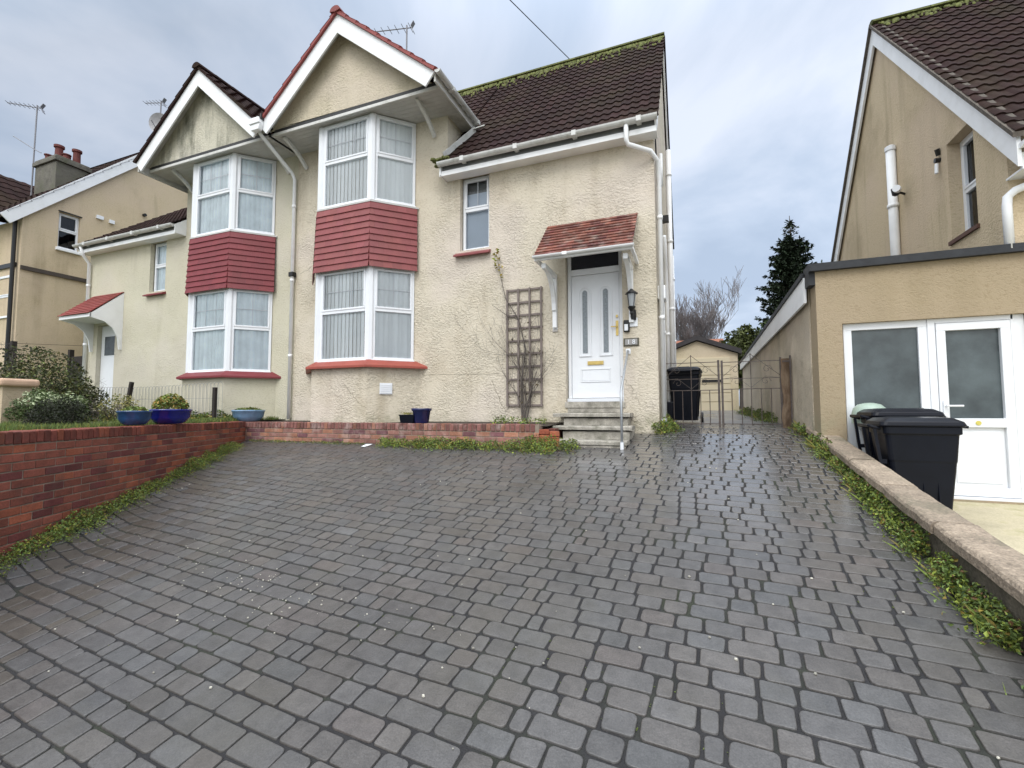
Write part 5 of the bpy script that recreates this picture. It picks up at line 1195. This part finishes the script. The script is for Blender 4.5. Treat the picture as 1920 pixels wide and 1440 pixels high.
# porch glazing
frg = mat('frosted_glass', (.062, .078, .082), .22, .65, 1.5, bump=.6, bscale=90, bdist=.002, spec=.6)
yw = 6.66
def panelled(x0, x1, name, leaf_=False):
    b_ = MB(); o_ = .0 if not leaf_ else -.015; st = .085 if leaf_ else .085
    z0, z1 = .50, 2.50; zm0, zm1 = 1.26, 1.36
    if leaf_: z0, z1 = .505, 2.44
    b_.box(x0, x1, yw+o_, yw+.06, z0, z0+.10); b_.box(x0, x1, yw+o_, yw+.06, z1-st, z1); b_.box(x0, x0+st, yw+o_, yw+.06, z0+.10, z1-st); b_.box(x1-st, x1, yw+o_, yw+.06, z0+.10, z1-st); b_.box(x0+st, x1-st, yw+o_, yw+.06, zm0, zm1)
    b_.box(x0+st, x1-st, yw+.022, yw+.05, z0+.10, zm0)
    b_.box(x0+st+.04, x1-st-.04, yw+.012, yw+.0215, z0+.14, zm0-.04)
    r_ = b_.build(name, upvc, rh, bevel=.004, seg=1)
    b_ = MB(); b_.face([(x0+st-.01, yw+.03, zm1-.01), (x1-st+.01, yw+.03, zm1-.01), (x1-st+.01, yw+.03, z1-st+.01), (x0+st-.01, yw+.03, z1-st+.01)]); b_.build('frosted_pane', frg, r_)
    return r_
panelled(1.72, 2.53, 'porch_window'); b = MB(); b.box(2.53, 2.60, yw-.01, yw+.06, .50, 2.50); b.box(2.60, 3.28, yw-.005, yw+.06, 2.445, 2.50); b.box(3.255, 3.37, yw-.005, yw+.06, .50, 2.50); b.box(1.68, 3.40, yw-.05, yw+.06, .46, .50); b.build('porch_frame', upvc, rh, bevel=.004, seg=1)
dr = panelled(2.605, 3.25, 'porch_door', True)
b = MB(); b.box(2.63, 2.665, yw-.035, yw-.016, 1.38, 1.56); b.tube([(2.648, yw-.03, 1.50), (2.648, yw-.07, 1.50), (2.79, yw-.07, 1.50)], .011, 8); b.build('door_handle', upvc, dr)
b = MB(); b.lathe((2.95, yw-.0155, 1.31), [(.0, 0)]*0 or [(.02, 0), (.02, .001)], 12, True); b.build('door_bell', brass, dr) if 0 else None
b = MB(); b.tube([(2.93, yw-.016, 1.31), (2.93, yw-.022, 1.31)], .025, 10); b.build('yellow_knob', mat('yellow_label', (.6, .52, .12), .5), dr)
t = thing('green_dome', 'plain pale green basin behind the rear black bin', 'dome')
b = MB(); b.lathe((1.90, 6.50, 1.42), [(.17, -.12), (.17, 0), (.155, .055), (.11, .10), (.04, .118), (.0, .12)], 22); b.build('dome_body', mat('pale_green_plastic', (.36, .45, .38), .35, .08, 6), t, smooth=True)  # dome stands in for an unidentified pale green shape by the porch glass

# ------------------------------------------------------------ wheelie bins
def wheelie(label, x, y, z, rot, group, tint=1.0):
    t_ = thing('wheelie_bin', label, 'bin', group); t_.location = (x, y, z); t_.rotation_euler = (0, 0, rot); t_.scale = (tint, tint, 1)
    def rr(hx0, hx1, hy, z_, r=.04, n=4):
        pts = []
        for q, (sx, sy_) in enumerate(((1, 1), (-1, 1), (-1, -1), (1, -1))):
            hx = hx1 if sx > 0 else hx0; ox, oy = sx*(hx-r), sy_*(hy-r)
            for k in range(n): a = PI/2*q+PI/2*k/(n-1); pts.append((ox+math.cos(a)*r, oy+math.sin(a)*r, z_))
        return pts
    b_ = MB(); b_.loft([rr(.20, .24, .20, .05), rr(.215, .245, .21, .10), rr(.255, .30, .245, .62), rr(.262, .305, .25, .64), rr(.285, .325, .265, .88), rr(.30, .345, .28, .885), rr(.30, .345, .28, .955)])
    for sy_ in (-1, 1):
        for k in (-.12, 0, .12): b_.frame((k*1.0+.02, sy_*.232, .36), (1, 0, 0), (0, sy_*1, -.08), (0, .08, 1), .008, .008, .24)
    bd_ = b_.build('bin_body', black_pl, t_, bevel=.006, seg=1)
    b_ = MB(); b_.loft([rr(.33, .37, .295, .955, .05), rr(.335, .38, .30, .965, .05), rr(.325, .365, .29, 1.00, .06), rr(.27, .30, .235, 1.035, .06), rr(.16, .18, .14, 1.045, .05)])
    b_.frame((.395, 0, .955), (1, 0, -.15), (0, 1, 0), (.15, 0, 1), .035, .16, .012)
    b_.box(.17, .25, -.10, .10, 1.015, 1.046, (.3, .3, .3))
    ld = b_.build('bin_lid', black_pl, t_, bevel=.01, seg=2)
    b_ = MB(); b_.tube([(-.31, -.20, .93), (-.40, -.20, .955), (-.41, -.18, .96), (-.41, .18, .96), (-.40, .20, .955), (-.31, .20, .93)], .016, 8)
    for sy_ in (-.20, .20): b_.beam((-.365, sy_, .93), (-.285, sy_, .30), .028, .03, (0, 1, 0)); b_.box(-.33, -.27, sy_-.012, sy_+.012, .60, .64)
    b_.build('bin_handle', black_pl, t_)
    b_ = MB(); b_.tube([(-.22, -.30, .10), (-.22, .30, .10)], .012, 8); b_.build('axle', galv, t_)
    for sy_ in (-1, 1):
        b_ = MB(); b_.tube([(-.22, sy_*.245, .10), (-.22, sy_*.295, .10)], .10, 18); b_.build('wheel', blackm, t_, bevel=.01)
    return t_
G_ = 'black wheelie bins'
wheelie('black wheelie bin nearest the camera, side on behind the boundary wall', 1.96, 5.62, .345, R(-2), G_, .90)
wheelie('black wheelie bin half hidden behind another bin in front of the white porch door', 2.05, 6.22, .43, R(2), G_, .88)
wheelie('tall black wheelie bin standing by the drainpipes at the side of the house', -.13, 9.35, 1.225, R(-94), G_)
t = thing('recycling_box', 'low black box on the ground beside the white pipe behind the bin', 'box')
b = MB(); b.hexa([(-.46, 8.95, 1.22), (-.36, 8.95, 1.22), (-.36, 9.3, 1.22), (-.46, 9.3, 1.22), (-.47, 8.93, 1.62), (-.33, 8.93, 1.62), (-.33, 9.33, 1.62), (-.47, 9.33, 1.62)]); b.build('box_body', black_pl, t, bevel=.02)

# ------------------------------------------------------------ iron gates
def gate(label, x0, x1, y, zb, zrail, ztop, swing):
    t_ = thing('iron_gate', label, 'gate', 'pair of iron drive gates'); b_ = MB(); r_ = .011
    sgn = 1 if x1 > x0 else -1
    b_.beam((x0, y, zb), (x0, y, ztop+.02), .028, .028, (0, 1, 0)); b_.beam((x1, y, zb-.02), (x1, y, ztop), .032, .032, (0, 1, 0))
    for z in (zb+.05, zrail): b_.beam((x0, y, z), (x1, y, z), .022, .012, (0, 0, 1))
    n = int(abs(x1-x0)/.135); xm = (x0+x1)/2
    for k in range(1, n):
        X_ = x0+(x1-x0)*k/n; b_.tube([(X_, y, zb+.03), (X_, y, zrail+.0)], r_*.62, 5)
    b_.build('gate_frame', rustm, t_)
    b_ = MB()
    b_.beam((x0, y, ztop-.03), (x1, y, ztop-.03), .02, .010, (0, 0, 1)); b_.beam((x0, y, ztop-.30), (x1, y, ztop-.30), .016, .008, (0, 0, 1))
    b_.tube([(xm, y, zrail), (xm, y, ztop+.10)], .007, 5)
    for s_ in (-1, 1):
        h_ = abs(x1-x0)/2
        arc = [(xm+s_*h_*(1-math.cos(a)), y, ztop+.09-.42*math.sin(a)**1.0*0-.40*(1-math.cos(a))*.9) for a in [PI/2*k/8 for k in range(9)]]
        b_.tube(arc, .004, 5)
        for cxs, czs, rs_ in ((xm+s_*h_*.55, ztop-.16, .075), (xm+s_*h_*.5, zrail+.12, .075)):
            sp = [(cxs+s_*rs_*(1-.085*k)*math.cos(.75*k), y, czs+rs_*(1-.085*k)*math.sin(.75*k)) for k in range(11)]; b_.tube(sp, .0035, 4)
        b_.tube([(xm, y, zrail+.02), (xm+s_*h_*.5, y, zrail+.20), (xm+s_*h_*.95, y, ztop-.30)], .0035, 4)
    b_.build('scroll_work', rustm, t_)
    return t_
gate('left leaf of the thin brown iron drive gates, next to the house', -.44, .40, 8.25, 1.19, 1.79, 2.28, 0)
gate('right leaf of the thin brown iron drive gates, next to the wooden post', 1.29, .45, 8.25, 1.19, 1.80, 2.27, 0)
t = thing('gate_post', 'rotten brown timber gate post against the side wall', 'post')
b = MB(); rn = random.Random(3); rings = []
for k in range(12):
    z = 1.0+k*.115; j = rn.uniform(-.008, .008); w_ = .066+rn.uniform(-.006, .006)-(.015 if k in (5, 6) else 0)
    rings.append([(1.355-w_+j, 8.22, z), (1.355+.055, 8.22+j, z), (1.355+.055, 8.34, z), (1.355-w_, 8.34, z)])
b.loft(rings, True); b.build('post_timber', woodb, t)
b = MB(); b.beam((1.40, 8.12, 1.1), (1.40, 8.12, 2.30), .022, .022, (0, 1, 0)); b.box(1.30, 1.41, 8.11, 8.16, 2.2, 2.225); b.build('gate_bracket', rustm, t)

# ------------------------------------------------------------ garage
ga = thing('garage', 'cream sectional garage with shallow dark roof beyond the gates', 'garage')
gp = render_mat('garage_panel', (.62, .53, .37), (.45, .38, .26), .4, rough_scale=30, bump=.3)
X0, X1, XM, ZB, ZE, ZA = -1.15, 1.42, .17, 1.40, 3.36, 3.84
b = MB(); b.face([(X0, 17, ZB), (X1, 17, ZB), (X1, 17, ZE), (XM, 17, ZA), (X0, 17, ZE)]); b.face([(X1, 17, ZB), (X1, 22, ZB), (X1, 22, ZE), (X1, 17, ZE)]); b.face([(X0, 17, ZB), (X0, 17, ZE), (X0, 22, ZE), (X0, 22, ZB)]); b.face([(X0, 22, ZB), (X0, 22, ZE), (XM, 22, ZA), (X1, 22, ZE), (X1, 22, ZB)])
b.build('wall', gp, ga)
b = MB()
for s_, xe in ((-1, X0-.12), (1, X1+.12)):
    b.hexa([(xe, 16.88, ZE-.02), (XM, 16.88, ZA+.03), (XM, 22.1, ZA+.03), (xe, 22.1, ZE-.02), (xe, 16.88, ZE+.14), (XM, 16.88, ZA+.18), (XM, 22.1, ZA+.18), (xe, 22.1, ZE+.14)])
b.build('roof', mat('dark_roof_sheet', (.045, .04, .042), .7, .2, 4), ga)
b = MB(); b.box(-.95, 1.18, 16.955, 16.99, ZB, 3.26)
for k in range(6): b.box(-.95, 1.18, 16.935, 16.955, ZB+.06+k*.30, ZB+.06+k*.30+.275)
gd = b.build('garage_door', mat('cream_door', (.60, .52, .37), .6, .05, 2), ga, bevel=.004, seg=1)
b = MB(); b.box(.30, .92, 16.91, 16.935, 2.42, 2.50); b.build('door_handle', blackm, gd)
ot = thing('outbuilding', 'low building with orange tiled roof behind the garage', 'building')
b = MB(); b.box(-2.0, 1.35, 25, 28, 1.5, 4.6); b.build('wall', tan, ot)
b = MB(); b.prism([(24.8, 4.55), (28.2, 4.55), (26.5, 5.25)], 'x', -2.2, 1.55); b.build('roof', mat('orange_tile', (.27, .105, .06), .8, .25, 5, bump=.5, bscale=20, bdist=.02), ot)

# ------------------------------------------------------------ trees
t = thing('conifer_tree', 'tall dark conifer rising behind the long side wall on the right', 'tree')
rn = random.Random(101); tx, ty, tb, tt_ = 5.05, 28, 1.7, 11.9
b = MB(); b.tube([(tx, ty, tb), (tx, ty, 6), (tx+.02, ty, 10.3), (tx, ty, tt_)], [.22, .15, .05, .015], 8); b.build('trunk', barkm, t)
fo = MB(); lb = MB()
z = 3.0
while z < 11.6:
    f = (z-3.0)/8.6; Rm = (2.05*(1-f)**.62+.1)*(1 if f < .74 else 1.0)
    if f > .84: Rm = .75*(1-f)/.16*.8+.05
    n_ = 9 if f < .87 else 5
    for k in range(n_):
        a = 2*PI*k/n_+rn.uniform(-.4, .4); L = Rm*rn.uniform(.6, 1.15)*(1+.25*noise.noise((math.cos(a)*2, math.sin(a)*2, z*.8)))
        droop = rn.uniform(-.22, .02) if f < .87 else .55
        pts = [(tx, ty, z)]; 
        for s_ in (.35, .7, 1.0): pts.append((tx+math.cos(a)*L*s_, ty+math.sin(a)*L*s_, z+L*s_*droop+L*.28*s_*s_))
        lb.tube(pts, [.03, .022, .014, .006], 4, False)
        m_ = int(40*L/1.5)+6
        for q in range(m_ if f < .87 else 7):
            s_ = rn.uniform(.12, 1.03); c = Vector((tx+math.cos(a)*L*s_, ty+math.sin(a)*L*s_, z+L*s_*droop+L*.28*s_*s_))
            for w_ in range(4 if f < .87 else 1):
                dv = Vector((math.cos(a)*.5+rn.gauss(0, .5), math.sin(a)*.5+rn.gauss(0, .5), rn.gauss(-.15, .35))).normalized(); ln = rn.uniform(.14, .38)*(1.15-.5*s_)
                sd_ = dv.cross(Vector((rn.gauss(0, .4), rn.gauss(0, .4), 1))).normalized()*rn.uniform(.025, .06); tc_ = rn.uniform(.45, 1.5)
                fo.face([c, c+dv*ln*.5+sd_, c+dv*ln, c+dv*ln*.5-sd_], (tc_, tc_, tc_))
    z += rn.uniform(.20, .32)
fo.build('foliage', conm, t); lb.build('branches', barkm, t)

t = thing('bare_tree', 'leafless grey brown winter tree beyond the garage, close to the house corner', 'tree')
b = MB(); rn = random.Random(111)
def btree(p, d_, L, r, depth):
    p = Vector(p); pts = [p.copy()]; rs = [r]; d_ = Vector(d_)
    for k in range(4):
        d_ = (d_+Vector((rn.gauss(0, .10), rn.gauss(0, .10), .06))).normalized(); p = p+d_*L/4; pts.append(p.copy()); rs.append(max(.009, r*(1-.13*(k+1))))
    b.tube(pts, rs, 6 if depth > 2 else 3, False)
    if depth == 0: return
    for k in range(rn.randint(3, 4) if depth > 1 else 4):
        i = rn.randint(2, 4); a = Vector((rn.gauss(0, .38), rn.gauss(0, .38), rn.uniform(.05, .4)))
        btree(pts[i], (d_+a).normalized(), L*rn.uniform(.55, .8), rs[i]*.6, depth-1)
for k in range(8):
    a = k*.8; btree((-.3+.15*math.cos(a), 31+.2*math.sin(a), 1.7), (math.cos(a)*.24, math.sin(a)*.24, 1), rn.uniform(2.3, 3.0), .09, 5)
b.build('branches', twigm, t)

def bush(name, label, c, r, n, seed, size, base=(1, 1, 1)):
    t_ = thing(name, label, 'bush', 'evergreen bushes beyond the garage'); rn_ = random.Random(seed); b_ = MB()
    b_.tube([(c[0], c[1], 1.5), (c[0], c[1], c[2])], [.12, .04], 6); b_.build('trunk', barkm, t_); b_ = MB(); k = 0
    while k < n:
        q = Vector((rn_.uniform(-1, 1), rn_.uniform(-1, 1), rn_.uniform(-1, 1))); l = q.length
        if l > 1.05 or l < .3: continue
        if l > .72+.55*noise.noise((q.x*2.6+seed, q.y*2.6, q.z*2.6)): continue
        k += 1; tc_ = rn_.uniform(.4, 1.5); leaf(b_, (c[0]+q.x*r[0], c[1]+q.y*r[1], c[2]+q.z*r[2]), rn_.uniform(*size), rn_, (base[0]*tc_, base[1]*tc_, base[2]*tc_), 0)
    b_.build('foliage', leafm, t_)
bush('evergreen_bush', 'olive green bush just right of the garage roof', (2.3, 26, 4.1), (2.0, 1.1, 1.9), 9000, 121, (.12, .26), (.62, .52, .6))
bush('evergreen_bush', 'ragged green bush immediately behind the orange roof', (1.35, 29.5, 4.0), (1.3, 1.1, 1.7), 5000, 125, (.12, .26), (.42, .42, .5))
bush('evergreen_bush', 'darker green bush between the garage and the conifer', (4.1, 27, 4.2), (2.1, 1.2, 2.2), 9000, 122, (.12, .26), (.36, .38, .45))
bush('evergreen_bush', 'distant green bush at the foot of the bare tree', (-.6, 29, 2.8), (1.8, 1, 2.0), 3000, 123, (.12, .26), (.5, .45, .6))

# ------------------------------------------------------------ small litter on the drive
rn = random.Random(130); b = MB()
for k in range(240):
    X = rn.uniform(-6.5, 1.2) if k < 120 else rn.gauss(-3.0, .8); Y = rn.uniform(1, 6) if k < 120 else rn.gauss(2.55, .16)-.16*(X+3)
    if X > 1.3 or wall_dist(X, Y) < .1: continue
    s_ = rn.uniform(.003, .008)*(1.2 if k < 120 else .9); z = drive_z(X, Y)+.008; t_ = rn.uniform(.6, 1.3)
    b.loft([[(X+math.cos(a)*s_*q, Y+math.sin(a)*s_*q*rn.uniform(.6, 1), z+h_) for a in [2*PI*i/6 for i in range(6)]] for q, h_ in ((1, 0), (.8, s_*.8))], True, (t_, t_, t_*.95))
tag(b.build('gravel_specks', mat('pale_grit', (.42, .40, .36), .8, .1, 5)), 'tiny pale grit and stones scattered over the pavers', 'grit', kind='stuff')
b = MB()
for k in range(2200):      # moss in joints, in drifts
    cx_, cy2 = rn.choice(((-1.9, 2.35), (-1.0, 2.35), (-.4, 2.2), (-3.4, 1.7), (-6.9, 2.6), (-6.5, 1.9), (.9, 3.4)))
    X = cx_+rn.gauss(0, .28); vrow = round((cy2+rn.choice((-1, 0, 1))*RW)/RW)*RW
    u_ = X; Y = u_*sa/ca+vrow*1.0+.022*0+rn.gauss(0, .006); 
    leaf(b, (X, Y, drive_z(X, Y)+.0), rn.uniform(.006, .012), rn, (1.1, 1.0, .8), .6)
tag(b.build('joint_moss', leafm), 'green moss growing in some paver joints', 'moss', kind='stuff')
o = MB(); o.add([(-4.98, 6.06, gz(6)+.02), (-4.90, 6.10, gz(6)+.06), (-4.80, 6.12, gz(6.1)+.04), (-4.89, 6.05, gz(6)+.022)], [(0, 1, 2, 3)]); tag(o.build('paper_scrap', upvc), 'scrap of white paper lying at the end of the weeds by the low wall', 'litter')
